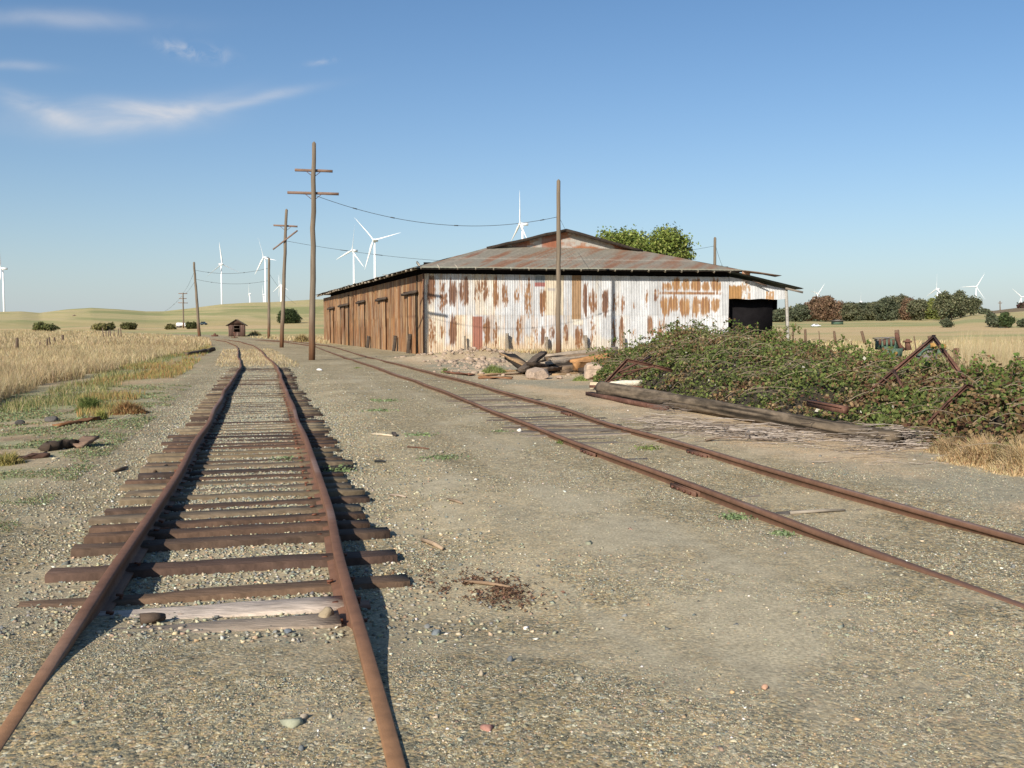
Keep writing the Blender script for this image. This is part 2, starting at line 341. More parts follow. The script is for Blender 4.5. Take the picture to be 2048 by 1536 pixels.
def gcol(x, y):
    r = np.hypot(x, y); th = np.arctan2(x, y); px = 1024+F_PX*x/np.maximum(y, .1)
    d1 = dist_t(x, y, c1); d2 = dist_t(x, y, c2)
    n = len(x); c = np.tile(np.array((.312, .292, .222)), (n, 1))
    a = fbm(x*.9, y*.9, 21); b = fbm(x*.35+4, y*.35, 22); e = fbm(x*3, y*3, 23); l = fbm(x*.05, y*.05, 24)
    sand = sst(.50, .66, a*.6+b*.4+(e-.5)*.25)
    c = lerp(c, (.43, .36, .235), sand*.58)
    rs = sst(1.1, 2.4, d2)*sst(7, 9, y)*(1-sst(50, 60, y)); c = lerp(c, (.50, .385, .25), rs*sst(.25, .55, b+(a-.5)*.4)*.9)
    blot = sst(.62, .72, fbm(x*1.7, y*1.7, 27))*(np.abs(d1+1) < 9); c = lerp(c, (.27, .25, .19), blot*.35)
    rut = sst(.52, .62, fbm((x-c1(y))*1.1, y*.09, 28))*(x > c1(y)+2)*(x < c2(y)-1.2)*(1-sst(30, 45, y)); c = lerp(c, (.40, .345, .24), rut*.35)
    grav = np.clip(1-sand*.6-rs*.55-rut*.3, 0, 1)
    # between rails of track 1, tan dirt further off; dry grass between the rails at 45-60 m
    ti = (1-sst(.9, 1.3, np.abs(d1)))*sst(20, 30, y); c = lerp(c, (.36, .29, .195), ti*.5)
    tg = (1-sst(1.2, 2.2, np.abs(d1)))*sst(46, 52, y)*(1-sst(66, 75, y)); c = lerp(c, (.48, .37, .22), tg*.8); grav = grav*(1-tg*.8)
    # left verge
    lf = sst(1.9, 3.4, -d1+(e-.5)*1.2)*sst(3, 6, y)
    dirt = np.tile(np.array((.38, .305, .205)), (n, 1)); dirt = lerp(dirt, (.27, .28, .165), sst(.42, .56, fbm(x*.8, y*1.1, 31))*.85); dirt = lerp(dirt, (.22, .15, .10), sst(.56, .68, fbm(x*.5, y*.9, 32))*.7)
    c = c*(1-lf[:, None]*.85)+dirt*lf[:, None]*.85; grav = grav*(1-lf*.5)
    # left field
    edge = edgef(y)
    fl = sst(0, 3, -d1-edge)*sst(17, 24, y)
    fc = np.tile(np.array((.46, .36, .21)), (n, 1)); fc = lerp(fc, (.38, .29, .17), sst(.45, .65, fbm(x*.15, y*.06, 33))*.7)
    c = c*(1-fl[:, None])+fc*fl[:, None]; grav = grav*(1-fl)
    strip = np.exp(-((-d1-edge+.3)/.8)**2)*sst(17, 26, y)*(1-sst(75, 95, y)); c = lerp(c, (.17, .22, .075), strip*.75*sst(.3, .55, fbm(x*.3, y*.3, 35)))
    weed = sst(3, 5, -d1)*(1-sst(-1.5, 0, -d1-edge))*sst(22, 30, y)*(1-sst(50, 70, y)); c = lerp(c, (.36, .245, .12), weed*.6); grav = grav*(1-weed*.7)
    # far beyond everything on both sides: dry field
    ff = sst(85, 105, y)*sst(1.8, 5, np.minimum(np.abs(d1), np.abs(d2)))
    ff = np.maximum(ff, sst(16, 20, x-.1*y)*sst(22, 30, y)); ff = np.maximum(ff, sst(9, 11, x)*sst(10, 14, y)*(y < 40)); ff = np.where(r > 230, 1, ff)
    g = np.tile(np.array((.46, .35, .17)), (n, 1))
    g = lerp(g, (.25, .28, .12), sst(.46, .62, fbm(x*.012+y*.002, y*.045, 41, 5))*.8)
    g = lerp(g, (.5, .37, .2), sst(.5, .7, fbm(x*.03, y*.05, 42)))
    hill = sst(230, 420, r); hc = np.tile(np.array((.43, .36, .175)), (n, 1))
    zz = terr(x, y)
    bands = fbm(th*9+zz*.05, zz*.33+th*6, 43, 5); hc = lerp(hc, (.26, .265, .11), sst(.44, .56, bands)*.9)
    hc = lerp(hc, (.46, .37, .20), sst(.55, .66, fbm(th*22, zz*.5+th*14, 44, 4))*.7)
    rib = sst(.35, .5, np.abs(((zz*.55+th*22+2*fbm(th*12, zz*.1, 46)) % 1)-.5)); hc = lerp(hc, (.27, .27, .115), rib*.55)
    hc = np.where(((px > 1975) & (r > 450))[:, None], np.array((.20, .15, .09)), hc)
    g = g*(1-hill[:, None])+hc*hill[:, None]
    c = c*(1-ff[:, None])+g*ff[:, None]; grav = grav*(1-ff)
    return np.clip(c, 0, 1), np.clip(grav, 0, 1)

def ground_mat():
    m = bpy.data.materials.new('ground'); m.use_nodes = True; t = m.node_tree; N = t.nodes; L = t.links; p = N['Principled BSDF']
    p.inputs['Roughness'].default_value = .95; p.inputs['Specular IOR Level'].default_value = .1
    a = N.new('ShaderNodeAttribute'); a.attribute_name = 'Col'; tcn = N.new('ShaderNodeTexCoord')
    def math_(op, x, y=None):
        n = N.new('ShaderNodeMath'); n.operation = op
        for i, v in enumerate((x, y)):
            if v is None: continue
            if isinstance(v, (int, float)): n.inputs[i].default_value = v
            else: L.new(v, n.inputs[i])
        return n.outputs[0]
    def vor(scale, feat='F1'):
        v = N.new('ShaderNodeTexVoronoi'); v.inputs['Scale'].default_value = scale; v.feature = feat; L.new(tcn.outputs['Object'], v.inputs['Vector']); return v
    def noi(scale, det=5):
        v = N.new('ShaderNodeTexNoise'); v.inputs['Scale'].default_value = scale; v.inputs['Detail'].default_value = det; L.new(tcn.outputs['Object'], v.inputs['Vector']); return v
    v1 = vor(48); v2 = vor(110); v3 = vor(20)
    def stonecol(v, k):
        hsv = N.new('ShaderNodeValToRGB'); e = hsv.color_ramp.elements
        e[0].position = 0; e[0].color = (.22, .24, .26, 1); e[1].position = 1; e[1].color = (1.7, 1.7, 1.6, 1)
        for pos, cc in ((.2, (.5, .54, .56, 1)), (.4, (.9, .88, .82, 1)), (.62, (1.15, 1.02, .82, 1)), (.8, (1.35, 1.12, .78, 1)), (.93, (1.2, .95, .85, 1)), (.965, (2.1, 2.1, 2.05, 1))):
            q = e.new(pos); q.color = cc
        s = N.new('ShaderNodeSeparateColor'); L.new(v.outputs['Color'], s.inputs[0]); L.new(s.outputs[k], hsv.inputs[0]); return hsv.outputs[0]
    def mix(fac, A_, B_, typ='MIX'):
        n = N.new('ShaderNodeMix'); n.data_type = 'RGBA'; n.blend_type = typ
        for k_, v in (('Factor', fac), ('A', A_), ('B', B_)):
            if isinstance(v, (int, float)): n.inputs[k_].default_value = v
            elif isinstance(v, tuple): n.inputs[k_].default_value = v
            else: L.new(v, n.inputs[k_])
        return n.outputs['Result']
    sc = mix(.38, stonecol(v1, 0), stonecol(v2, 1)); sc = mix(.2, sc, stonecol(v3, 2)); gm = N.new('ShaderNodeGamma'); gm.inputs[1].default_value = 1.45; L.new(sc, gm.inputs[0]); sc = gm.outputs[0]
    g = mix(a.outputs['Alpha'], (1, 1, 1, 1), sc)
    n1_ = noi(5.5, 10); mr = N.new('ShaderNodeMapRange'); mr.inputs['From Min'].default_value = .3; mr.inputs['From Max'].default_value = .7; mr.inputs['To Min'].default_value = .87; mr.inputs['To Max'].default_value = 1.13; L.new(n1_.outputs[0], mr.inputs[0])
    n2_ = noi(48, 6); mr2 = N.new('ShaderNodeMapRange'); mr2.inputs['From Min'].default_value = .3; mr2.inputs['From Max'].default_value = .7; mr2.inputs['To Min'].default_value = .7; mr2.inputs['To Max'].default_value = 1.3; L.new(n2_.outputs[0], mr2.inputs[0])
    base = mix(1., a.outputs['Color'], g, 'MULTIPLY')
    vm = N.new('ShaderNodeVectorMath'); vm.operation = 'SCALE'; L.new(base, vm.inputs[0]); L.new(math_('MULTIPLY', mr.outputs[0], mr2.outputs[0]), vm.inputs['Scale'])
    L.new(vm.outputs[0], p.inputs['Base Color'])
    h = math_('ADD', math_('MULTIPLY', math_('SUBTRACT', 1, v1.outputs['Distance']), .5), math_('MULTIPLY', math_('SUBTRACT', 1, v2.outputs['Distance']), .22))
    h = math_('MULTIPLY', h, math_('ADD', math_('MULTIPLY', a.outputs['Alpha'], .8), .2)); h = math_('ADD', h, math_('MULTIPLY', n2_.outputs[0], .5))
    b = N.new('ShaderNodeBump'); b.inputs['Strength'].default_value = .9; b.inputs['Distance'].default_value = .010; L.new(h, b.inputs['Height']); L.new(b.outputs[0], p.inputs['Normal'])
    return m
V, Fq, colg = ground()
g_o = mesh('ground', [(V, Fq, colg)], ground_mat(), smooth=True); tag(g_o, kind='structure')

# gravel: loose stones in the near field (stuff)
def pebbles():
    P = []; Sz = []
    def add(n, y0, y1, s0, s1, dens=True, xr=.66):
        y = np.sqrt(RNG.uniform(y0**2, y1**2, n)); x = RNG.uniform(-xr, xr, n)*y
        d1 = dist_t(x, y, c1); d2 = dist_t(x, y, c2)
        k = np.ones(n, bool)
        if dens:
            _, gr = gcol(x, y); k = RNG.uniform(0, 1, n) < (.10+.9*gr)*(.12+.88*sst(.40, .62, fbm(x*1.4, y*1.4, 51)))
        k &= ~(np.abs(np.abs(d1)-.795) < .085) & ~(np.abs(np.abs(d2)-.745) < .085)
        x = x[k]; y = y[k]; s = RNG.lognormal(0, .38, len(x))*RNG.uniform(s0, s1, len(x)); P.append(np.c_[x, y, terr(x, y)+s*.05]); Sz.append(s)
    add(190000, 2.6, 6.5, .0022, .0046); add(120000, 6.5, 12, .0038, .0075); add(50000, 12, 24, .007, .012); add(22000, 24, 42, .012, .02)
    add(4500, 2.8, 9, .007, .012); add(450, 3, 16, .012, .022, False)
    # coarser ballast heaped between the sleepers of the left track
    n = 70000; y = np.where(RNG.uniform(0, 1, n) < .55, 5.2+RNG.power(1.25, n)*19, RNG.uniform(16, 46, n)); dd = np.clip(RNG.normal(0, .95, n), -2.6, 2.6); x = c1(y)+dd*1.03; k = (np.abs(np.abs(dd)-.795) > .08)
    x = x[k]; y = y[k]; s = RNG.uniform(.011, .022, len(x)); P.append(np.c_[x, y, terr(x, y)+s*.2]); Sz.append(s)
    P = np.concatenate(P); Sz = np.concatenate(Sz); n = len(P)
    o = np.array([(1, 0, 0), (-1, 0, 0), (0, 1, 0), (0, -1, 0), (0, 0, 1), (0, 0, -1.)])
    Fo = np.array([(0, 2, 4), (2, 1, 4), (1, 3, 4), (3, 0, 4), (2, 0, 5), (1, 2, 5), (3, 1, 5), (0, 3, 5)])
    q = RNG.normal(size=(n, 4)); q /= np.linalg.norm(q, axis=1)[:, None]; a, b, c, d = q.T
    R = np.stack([1-2*(c*c+d*d), 2*(b*c-a*d), 2*(b*d+a*c), 2*(b*c+a*d), 1-2*(b*b+d*d), 2*(c*d-a*b), 2*(b*d-a*c), 2*(c*d+a*b), 1-2*(b*b+c*c)], -1).reshape(n, 3, 3)
    v = o[None]*RNG.uniform(.6, 1.25, (n, 6, 3)) + RNG.normal(0, .22, (n, 6, 3)); v = np.einsum('nij,nkj->nki', R, v); v[:, :, 2] *= .7
    V = v*Sz[:, None, None]+P[:, None]
    col = pal(n, [(.26, .26, .20), (.17, .18, .165), (.32, .30, .215), (.38, .32, .21), (.43, .385, .27), (.30, .215, .15), (.62, .60, .52), (.46, .32, .19)], .2, [.25, .14, .24, .15, .11, .06, .02, .03])
    return (V.reshape(-1, 3), (Fo[None]+np.arange(n)[:, None, None]*6).reshape(-1, 3), np.repeat(col, 6, 0))
pb = mesh('gravel', [pebbles()], M['pebble']); tag(pb, 'loose grey and tan gravel stones spread over the yard and between the sleepers', 'gravel', kind='stuff')

# ================================================================== TRACKS
PROF = [(-.036, .170), (-.037, .138), (-.034, .134), (-.0085, .128), (-.0075, .030), (-.02, .022), (-.072, .012), (-.072, 0), (.072, 0), (.072, .012), (.02, .022), (.0075, .030), (.0085, .128), (.034, .134), (.037, .138), (.036, .170), (.030, .176), (-.030, .176)]
def rail(c, off, top, y0, y1, seed, col):
    ys = np.concatenate([np.arange(y0, min(y1, 30), .12), np.arange(30, y1, .5)]) if y1 > 30 else np.arange(y0, y1, .12)
    e = .1; x = c(ys); s = (c(ys+e)-c(ys-e))/(2*e); nx = 1/np.sqrt(1+s*s); ny = -s/np.sqrt(1+s*s)
    wob = (vn(ys*.35+seed*9, ys*0, seed)-.5)*.07+(vn(ys*.09+seed*3, ys*0, seed+7)-.5)*.10
    wz = (vn(ys*.3, ys*0+seed, seed+2)-.5)*.02
    o = off+wob*sst(5, 9, ys); V = []
    for a, b in PROF: V.append(np.stack([x+nx*(o+a), ys+ny*(o+a), top-.176+b+wz+0*ys], -1))
    V = np.stack(V, 1); n = len(PROF); m = len(ys)
    i = np.arange(m-1)[:, None]*n; k = np.arange(n)[None]; Fq = np.stack([i+k, i+(k+1) % n, i+n+(k+1) % n, i+n+k], -1).reshape(-1, 4)
    V = V.reshape(-1, 3)
    nz = fbm(V[:, 1]*1.3, V[:, 0]*5, 61+seed); ca = np.array(col); cc = ca[None]*(.8+.5*nz)[:, None]
    pol = sst(.55, .7, fbm(V[:, 1]*.7, V[:, 0]*0, 66+seed))*np.tile([0]*15+[1, 1, 1], m); cc = cc*(1-.6*pol[:, None])+np.array((.21, .145, .12))*.6*pol[:, None]
    nearm = (1-sst(3.4, 6.0, V[:, 1]))[:, None]; cc = cc*(1-.8*nearm)+np.array((.29, .155, .075))*nearm*.8*(.8+.5*nz)[:, None]
    return (V, [Fq, np.array([list(range(n))]), np.array([[(m-1)*n+k for k in range(n)][::-1]])], cc)
def along(c, y, d):
    s = float(c(y+.3)-c(y-.3))/.6; L_ = sqrt(1+s*s); tx, ty = s/L_, 1/L_
    return np.array((float(c(y))+ty*d, y-tx*d)), np.array((ty, -tx)), np.array((tx, ty))
def track(label, c, top, y0, y1, ties, gauge, col, plates):
    root = thing('railway_track', label, 'railway track', (float(c(8)), 8, 0))
    rails = []
    for k, s in enumerate((-1, 1)): rails.append(mesh('rail', [rail(c, s*gauge, top, y0, y1, int(top*100)*2+k, col)], M['rail'], root))
    rest = []
    for i, (y, tilt, w, h, zt, L0, L1, tc_) in enumerate(ties):
        p, nrm, tn = along(c, y, 0); nrm = nrm+tn*tilt
        a = np.array((*(p-nrm*L0), zt-h/2)); b = np.array((*(p+nrm*L1), zt-h/2))
        bb = beam(a, b, w, h, seg=9, jit=.0035, rnd=.10); cv = np.tile(np.array(tc_), (len(bb[0]), 1))*RNG.normal(1, .1, (len(bb[0]), 1))
        if i < 98: mesh('tie', [(bb[0], bb[1], cv)], M['tie'], root)
        else: rest.append((bb[0], bb[1], cv))
        if i < plates:
            for s in (-1, 1):
                q = p+nrm*s*gauge
                pl = mesh('tie_plate', [withcol(beam((*(q-nrm*.16), top-.176-.008), (*(q+nrm*.16), top-.176-.008), .17, .016), (.19, .085, .05))], M['rail'], root)
                for e in (-1, 1):
                    sp = q+nrm*e*.088+tn*RNG.uniform(-.045, .045); lift = RNG.uniform(0, .035)
                    z0 = top-.176
                    mesh('spike', [withcol(beam((*sp, z0-.01), (*sp, z0+.022+lift), .018, .018), (.15, .06, .035)), withcol(beam((*(sp-nrm*e*.032), z0+.028+lift), (*(sp+nrm*e*.014), z0+.022+lift), .03, .014), (.15, .06, .035))], M['rail'], pl)
    if rest: tag(mesh('tie', rest, M['tie'], root), kind='stuff')
    return root, rails
BR = [(.075, .048, .034), (.10, .068, .046), (.055, .038, .03), (.16, .12, .075), (.09, .055, .037), (.19, .15, .10), (.14, .105, .07)]
ties1 = [(5.58, 0, .24, .16, tz(c1(5.58), 5.58)+.014, 1.35, .72, (.30, .235, .175)), (6.04, -.02, .28, .16, tz(c1(6.04), 6.04)+.028, 1.3, .78, (.46, .38, .31)),
         (6.52, .03, .2, .17, -.035, 1.36, 1.3, (.13, .082, .052)), (7.28, -.02, .22, .18, -.02, 1.35, 1.3, (.085, .052, .038)), (8.1, .01, .22, .18, -.02, 1.33, 1.35, (.085, .055, .038))]
y = 8.52; i = 0
while y < 66:
    f_ = sst(14, 26, y)
    ties1.append((y, random.gauss(0, .025), random.uniform(.16, .22), .17, -.020-.018*random.random()*(1 if random.random() < .75 else 1.8)-.004*float(f_), 1.3+random.uniform(-.06, .12), 1.3+random.uniform(-.1, .12), random.choice(BR)))
    y += random.uniform(.40, .53) if y < 20 else random.uniform(.46, .58); i += 1
root1, rails1 = track('long rusty rail track with exposed dark sleepers running from the left foreground to the switch', c1, .12, -4, 205, ties1, .795, (.15, .074, .043), 40)
ties2 = []
y = 9.3
while y < 34:
    ex = 14.5 < y < 24
    ties2.append((y, random.gauss(0, .02), random.uniform(.18, .22), .16, (-.003 if ex else -.03)+random.uniform(-.02, .012), 1.2, 1.2+random.uniform(-.1, .15), random.choice([(.17, .14, .11), (.13, .1, .075), (.22, .18, .14)])))
    y += random.uniform(.42, .56)
root2, rails2 = track('rusty siding track sunk in gravel, crossing to the right between the yard and the brambles', c2, .088, -4, 205, ties2, .745, (.145, .078, .05), 0)
def joint(c, y, off, top, par):
    p, nrm, tn = along(c, y, off)
    for s in (-1, 1):
        q = p+nrm*s*.026
        jb = mesh('joint_bar', [withcol(beam((*(q-tn*.32), top-.085), (*(q+tn*.32), top-.085), .026, .058, rnd=.3), (.13, .068, .045))], M['rail'], par)
        for k in (-.22, -.08, .08, .22):
            r_ = q+tn*k+nrm*s*.012
            mesh('bolt', [withcol(tube([(*r_, top-.085), (*(r_+nrm*s*.03), top-.085)], .017, 6), (.11, .05, .035))], M['rail'], jb)
joint(c2, 13.7, -.745, .088, root2); joint(c2, 10.6, -.745, .088, root2); joint(c2, 13.2, .745, .088, root2); joint(c2, 19.5, .745, .088, root2)

# ================================================================== WAREHOUSE
U2 = (BB-BA); WL = np.linalg.norm(U2); U2 = U2/WL; V2 = BD-BA; DL = np.linalg.norm(V2); V2 = V2/DL
def W(u, v, z): 
    q = BA+U2*u+V2*v; return np.array((q[0], q[1], z))
def Wn(u, v, z):
    u = np.asarray(u, float); v = np.asarray(v, float); z = np.asarray(z, float)
    return np.stack([BA[0]+U2[0]*u+V2[0]*v, BA[1]+U2[1]*u+V2[1]*v, z+0*u], -1)
def u_at(px, v=0):     # wall coordinate of an image column on the front wall
    k = (px-1024)/F_PX; b = BA+V2*v; return (k*b[1]-b[0])/(U2[0]-k*U2[1])
def v_at(px, u=0):
    k = (px-1024)/F_PX; b = BA+U2*u; return (k*b[1]-b[0])/(V2[0]-k*V2[1])
def z_at(py, px, v=0):
    q = BA+U2*u_at(px, v)+V2*v; return EYE+(655-py)/F_PX*q[1]
def rust_mat(name, gloss=.35):
    m = bpy.data.materials.new(name); m.use_nodes = True; t = m.node_tree; N = t.nodes; L = t.links; p = N['Principled BSDF']
    p.inputs['Roughness'].default_value = .6; p.inputs['Specular IOR Level'].default_value = gloss
    a = N.new('ShaderNodeAttribute'); a.attribute_name = 'Col'; tcn = N.new('ShaderNodeTexCoord')
    def noi(sc, st, det=8):
        mp = N.new('ShaderNodeMapping'); mp.inputs['Scale'].default_value = st; L.new(tcn.outputs['Object'], mp.inputs[0])
        v = N.new('ShaderNodeTexNoise'); v.inputs['Scale'].default_value = sc; v.inputs['Detail'].default_value = det; v.inputs['Roughness'].default_value = .7; L.new(mp.outputs[0], v.inputs['Vector']); return v.outputs['Fac']
    n_ = noi(5, (1, 1, .35)); mr = N.new('ShaderNodeMapRange'); mr.inputs['From Min'].default_value = .3; mr.inputs['From Max'].default_value = .7; mr.inputs['To Min'].default_value = .8; mr.inputs['To Max'].default_value = 1.18; L.new(n_, mr.inputs[0])
    vm = N.new('ShaderNodeVectorMath'); vm.operation = 'SCALE'; L.new(a.outputs['Color'], vm.inputs[0]); L.new(mr.outputs[0], vm.inputs['Scale']); L.new(vm.outputs[0], p.inputs['Base Color'])
    return m
M['corr'] = rust_mat('corrugated_metal'); M['roofm'] = rust_mat('rusty_roof_sheet', .2)
def corr_wall(P0, dirv, nrm, length, z0f, z1f, pitch, amp, colf, nz=46, z0=None, per=8):
    """corrugated sheet: columns along dirv, rows upward; z0f/z1f functions of distance"""
    n = int(length/pitch*per); s = np.linspace(0, length, n); t = np.linspace(0, 1, nz)
    Sg, Tg = np.meshgrid(s, t); z = z0f(Sg)*(1-Tg)+z1f(Sg)*Tg
    low = (z < 2.72) if z0 is None else (z < z0)
    off = amp*np.cos(Sg/pitch*2*pi)-np.where(low, .02, 0)
    x = P0[0]+dirv[0]*Sg+nrm[0]*off; y = P0[1]+dirv[1]*Sg+nrm[1]*off
    V = np.stack([x, y, z], -1).reshape(-1, 3); i = np.arange(nz-1)[:, None]*n; k = np.arange(n-1)[None]
    Fq = np.stack([i+k, i+k+1, i+n+k+1, i+n+k], -1).reshape(-1, 4)
    return (V, Fq, colf(Sg.ravel(), z.ravel()))
wh = thing('warehouse', 'large rusty corrugated iron warehouse with shade-black eaves and an open lean-to at its right end', 'warehouse', (BA[0], BA[1], 0))
Uf3 = np.array((U2[0], U2[1])); nF = np.array((U2[1], -U2[0])); nS = np.array((-V2[1], V2[0]))   # outward normals (front, left side)
RUSTD = np.array((.10, .04, .024)); RUSTM = np.array((.19, .078, .028)); RUSTO = np.array((.32, .175, .065)); WHT = np.array((.50, .505, .515)); YEL = np.array((.60, .46, .25))
BL = [  # rust blooms, image columns/rows of the wall they stand on: x0,x1,y0,y1,strength,tone(0 orange..1 dark),speckle
 (855, 873, 552, 611, 1.0, .75, .3), (876, 893, 562, 626, .75, .55, .8), (898, 915, 556, 612, 1.1, .95, .1), (920, 939, 556, 614, 1.05, .8, .2), (949, 962, 562, 604, .7, .5, .8), (963, 977, 558, 602, .85, .55, .5),
 (985, 998, 553, 614, .9, .4, .35), (1005, 1018, 568, 612, .85, .45, .4), (1027, 1038, 574, 606, .6, .3, .4), (1049, 1066, 562, 630, .7, .2, .4), (1079, 1091, 578, 630, .95, .4, .3),
 (1165, 1175, 566, 632, 1.2, .85, .1), (1176, 1193, 580, 626, .9, .5, .3), (1203, 1217, 580, 632, 1.0, .7, .2), (1225, 1236, 584, 630, .9, .55, .3), (1241, 1248, 590, 626, .9, .6, .4), (1288, 1297, 578, 614, .85, .45, .4), (1306, 1317, 580, 602, .7, .5, .6), (1262, 1272, 605, 616, .5, .3, .5),
 (1320, 1342, 566, 582, .85, .1, .4), (1342, 1361, 556, 583, 1.1, .15, .2), (1361, 1379, 557, 583, 1.1, .15, .2), (1381, 1399, 558, 583, 1.1, .1, .2), (1400, 1418, 564, 583, .95, .1, .3), (1420, 1439, 558, 584, 1.1, .15, .25), (1316, 1440, 584, 590, 1.1, .35, .1),
 (1320, 1338, 592, 633, 1.15, .2, .15), (1338, 1358, 592, 624, 1.05, .15, .25), (1360, 1379, 592, 632, 1.1, .15, .15), (1381, 1398, 594, 634, 1.0, .1, .25), (1400, 1418, 594, 634, 1.15, .2, .15), (1420, 1438, 596, 624, 1.0, .1, .25),
 (858, 873, 640, 704, .55, .3, .5), (878, 891, 648, 678, .8, .3, .4), (899, 913, 632, 690, 1.1, .6, .2), (966, 981, 634, 694, 1.05, .6, .35), (986, 999, 648, 694, .55, .3, .7), (1033, 1045, 632, 694, 1.0, .45, .25), (1054, 1076, 655, 704, .55, .25, .6),
 (1079, 1093, 654, 692, .85, .65, .35), (1097, 1110, 655, 678, .7, .7, .4), (1125, 1137, 646, 690, .85, .6, .4), (1148, 1168, 650, 704, .8, .4, .5), (1179, 1191, 634, 700, .6, .3, .5), (1224, 1234, 632, 700, .7, .3, .4), (1238, 1248, 632, 700, 1.0, .5, .3), (1262, 1274, 655, 680, .5, .2, .5), (1295, 1307, 634, 676, .8, .3, .3), (1317, 1333, 636, 690, .85, .4, .3), (1398, 1406, 638, 660, .3, .2, .5), (1430, 1437, 655, 690, .4, .2, .5)]
BLu = [(u_at(a), u_at(b), z_at(d, (a+b)/2), z_at(c, (a+b)/2), s, t, sp) for a, b, c, d, s, t, sp in BL]
SHEETS = [(1143, 1162, 549, 640, RUSTO*.75, .9), (1069, 1090, 551, 566, np.array((.2, .22, .23)), .95), (1069, 1090, 565, 574, np.array((.23, .06, .05)), .9), (945, 965, 632, 708, np.array((.26, .10, .065)), .95), (1095, 1111, 577, 583, np.array((.3, .28, .28)), .7), (1145, 1166, 640, 650, np.array((.55, .5, .4)), .7)]
SHu = [(u_at(a), u_at(b), z_at(d, (a+b)/2), z_at(c, (a+b)/2), cc, al) for a, b, c, d, cc, al in SHEETS]
def frontcol(u, z):
    n = len(u); pan = np.floor(u/.70); row = (z < 2.7).astype(float)
    tint = _h(pan, row, 5); c = WHT[None]*(.84+.26*tint)[:, None]
    grime = sst(.45, .8, fbm(u*1.3, z*.5, 71)); c = c*(1-.14*grime[:, None])
    yel = sst(.5, .9, _h(pan, row, 9)+.9*sst(1.6, .2, z)+.4*(fbm(u*4, z*.5, 72)-.5)-.15*sst(8, 16, u))*sst(17, 10, u)
    c = lerp(c, YEL, np.clip(yel, 0, 1)*.5)
    oran = sst(.58, .75, fbm(u*9, z*.55, 73, 5)+.12*row+.25*sst(1.2, .1, z)-.12*sst(15, 21, u)); c = lerp(c, RUSTO*1.3, oran*.38*sst(15, 6, u))
    sp = fbm(u*14, z*6, 74, 4); st = fbm(u*11, z*.8, 75, 4)
    for (a, b, z0, z1, s, t, spk) in BLu:
        if b < u.min() or a > u.max(): continue
        m_ = (u > a-.35) & (u < b+.35) & (z > z0-.9) & (z < z1+.5)
        if not m_.any(): continue
        uu_ = u[m_]; zz_ = z[m_]; e = .05
        wob = (st[m_]-.5)*1.7; wv_ = (fbm(zz_*1.6, uu_*2, 76, 3)-.5)*.2; ta = np.clip((zz_-z0)/(z1-z0), 0, 1); nar = .06*(2*ta-1)**4; side = sst(a-e+nar, a+e+nar, uu_+wv_)*(1-sst(b-e-nar, b+e-nar, uu_+wv_*.7))
        uc = (a+b)/2; hu = (b-a)/2*1.12; zc = (z0+z1)/2; hz = (z1-z0)/2*1.08
        dd = (np.abs((uu_+wv_*.6-uc)/hu))**2.6+(np.abs((zz_-zc)/hz))**2.6
        val = s*(1.12-.8*dd)-.25+(st[m_]-.5)*1.5+(sp[m_]-.5)*(.5+spk*2.0); k = sst(.12, .62, val)*np.clip(1.9-dd*.9, 0, 1)*.93
        tone = np.clip(t+(st[m_]-.5)*1.4, 0, 1)[:, None]; rc = np.where(tone > .5, RUSTM+(RUSTD-RUSTM)*(tone-.5)*2, RUSTO+(RUSTM-RUSTO)*tone*2)
        cm = c[m_]; halo = sst(.15, .7, val+(st[m_]-.5)*.5)*.42*np.clip(1.9-dd*.9, 0, 1); cm = cm*(1-halo[:, None])+np.array((.55, .33, .13))*halo[:, None]
        c[m_] = cm*(1-k[:, None])+rc*k[:, None]
    for (a, b, z0, z1, cc, al) in SHu:
        k = ((u > a) & (u < b) & (z > z0) & (z < z1)).astype(float)*al; c = c*(1-k[:, None])+(cc[None]*(.8+.5*st)[:, None])*k[:, None]
    seam = (np.abs(z-2.70) < .03).astype(float)*.55; c = lerp(c, (.22, .13, .08), seam)
    vs = (np.abs(u/.70-np.round(u/.70)) < .022)*(_h(np.round(u/.7), row, 15) > .35)*.5; c = lerp(c, (.26, .2, .16), vs)
    return c
WT = 5.5
fw = mesh('front_wall', [corr_wall(BA, U2, nF, WL, lambda s: -.1+0*s, lambda s: WT-.02*np.abs(((s*1.43) % 1)-.5)+0*s, .122, .024, frontcol, 60)], M['corr'], wh, smooth=True)
def sidecol(u, z):
    pan = np.floor(u/.68); row = (z < 2.6).astype(float); h = _h(pan, row, 31)
    base = np.array((.19, .088, .036)); c = base[None]*(.72+.6*h)[:, None]
    c = lerp(c, (.075, .036, .024), sst(.45, .65, fbm(u*1.2, z*.5, 81))*.6); c = lerp(c, (.30, .19, .09), sst(.53, .63, fbm(u*4.5, z*.4, 82))*.55)
    c = lerp(c, (.31, .235, .155), sst(.54, .64, fbm(u*7, z*.35, 83)+.1*(h-.5))*.6)
    vs = (np.abs(u/.68-np.round(u/.68)) < .05)*(_h(np.round(u/.68), row, 16) > .3)*.6; c = lerp(c, (.08, .04, .03), vs)
    seam = (np.abs(z-2.6) < .03)*.5; c = lerp(c, (.1, .05, .03), seam.astype(float)); return c
sw = mesh('side_wall', [corr_wall(BA, V2, nS, DL, lambda s: -.35+0*s, lambda s: WT-.0*s, .2, .022, sidecol, 40, 2.6)], M['corr'], wh, smooth=True)
C3 = BA+U2*WL
bw = mesh('back_wall', [corr_wall(BD, U2, -nF, WL, lambda s: -.35+0*s, lambda s: WT+0*s, .25, .02, sidecol, 12)], M['corr'], wh)
rw = mesh('right_wall', [corr_wall(C3, V2, -nS, DL, lambda s: -.1+0*s, lambda s: WT+0*s, .25, .02, sidecol, 12)], M['corr'], wh)
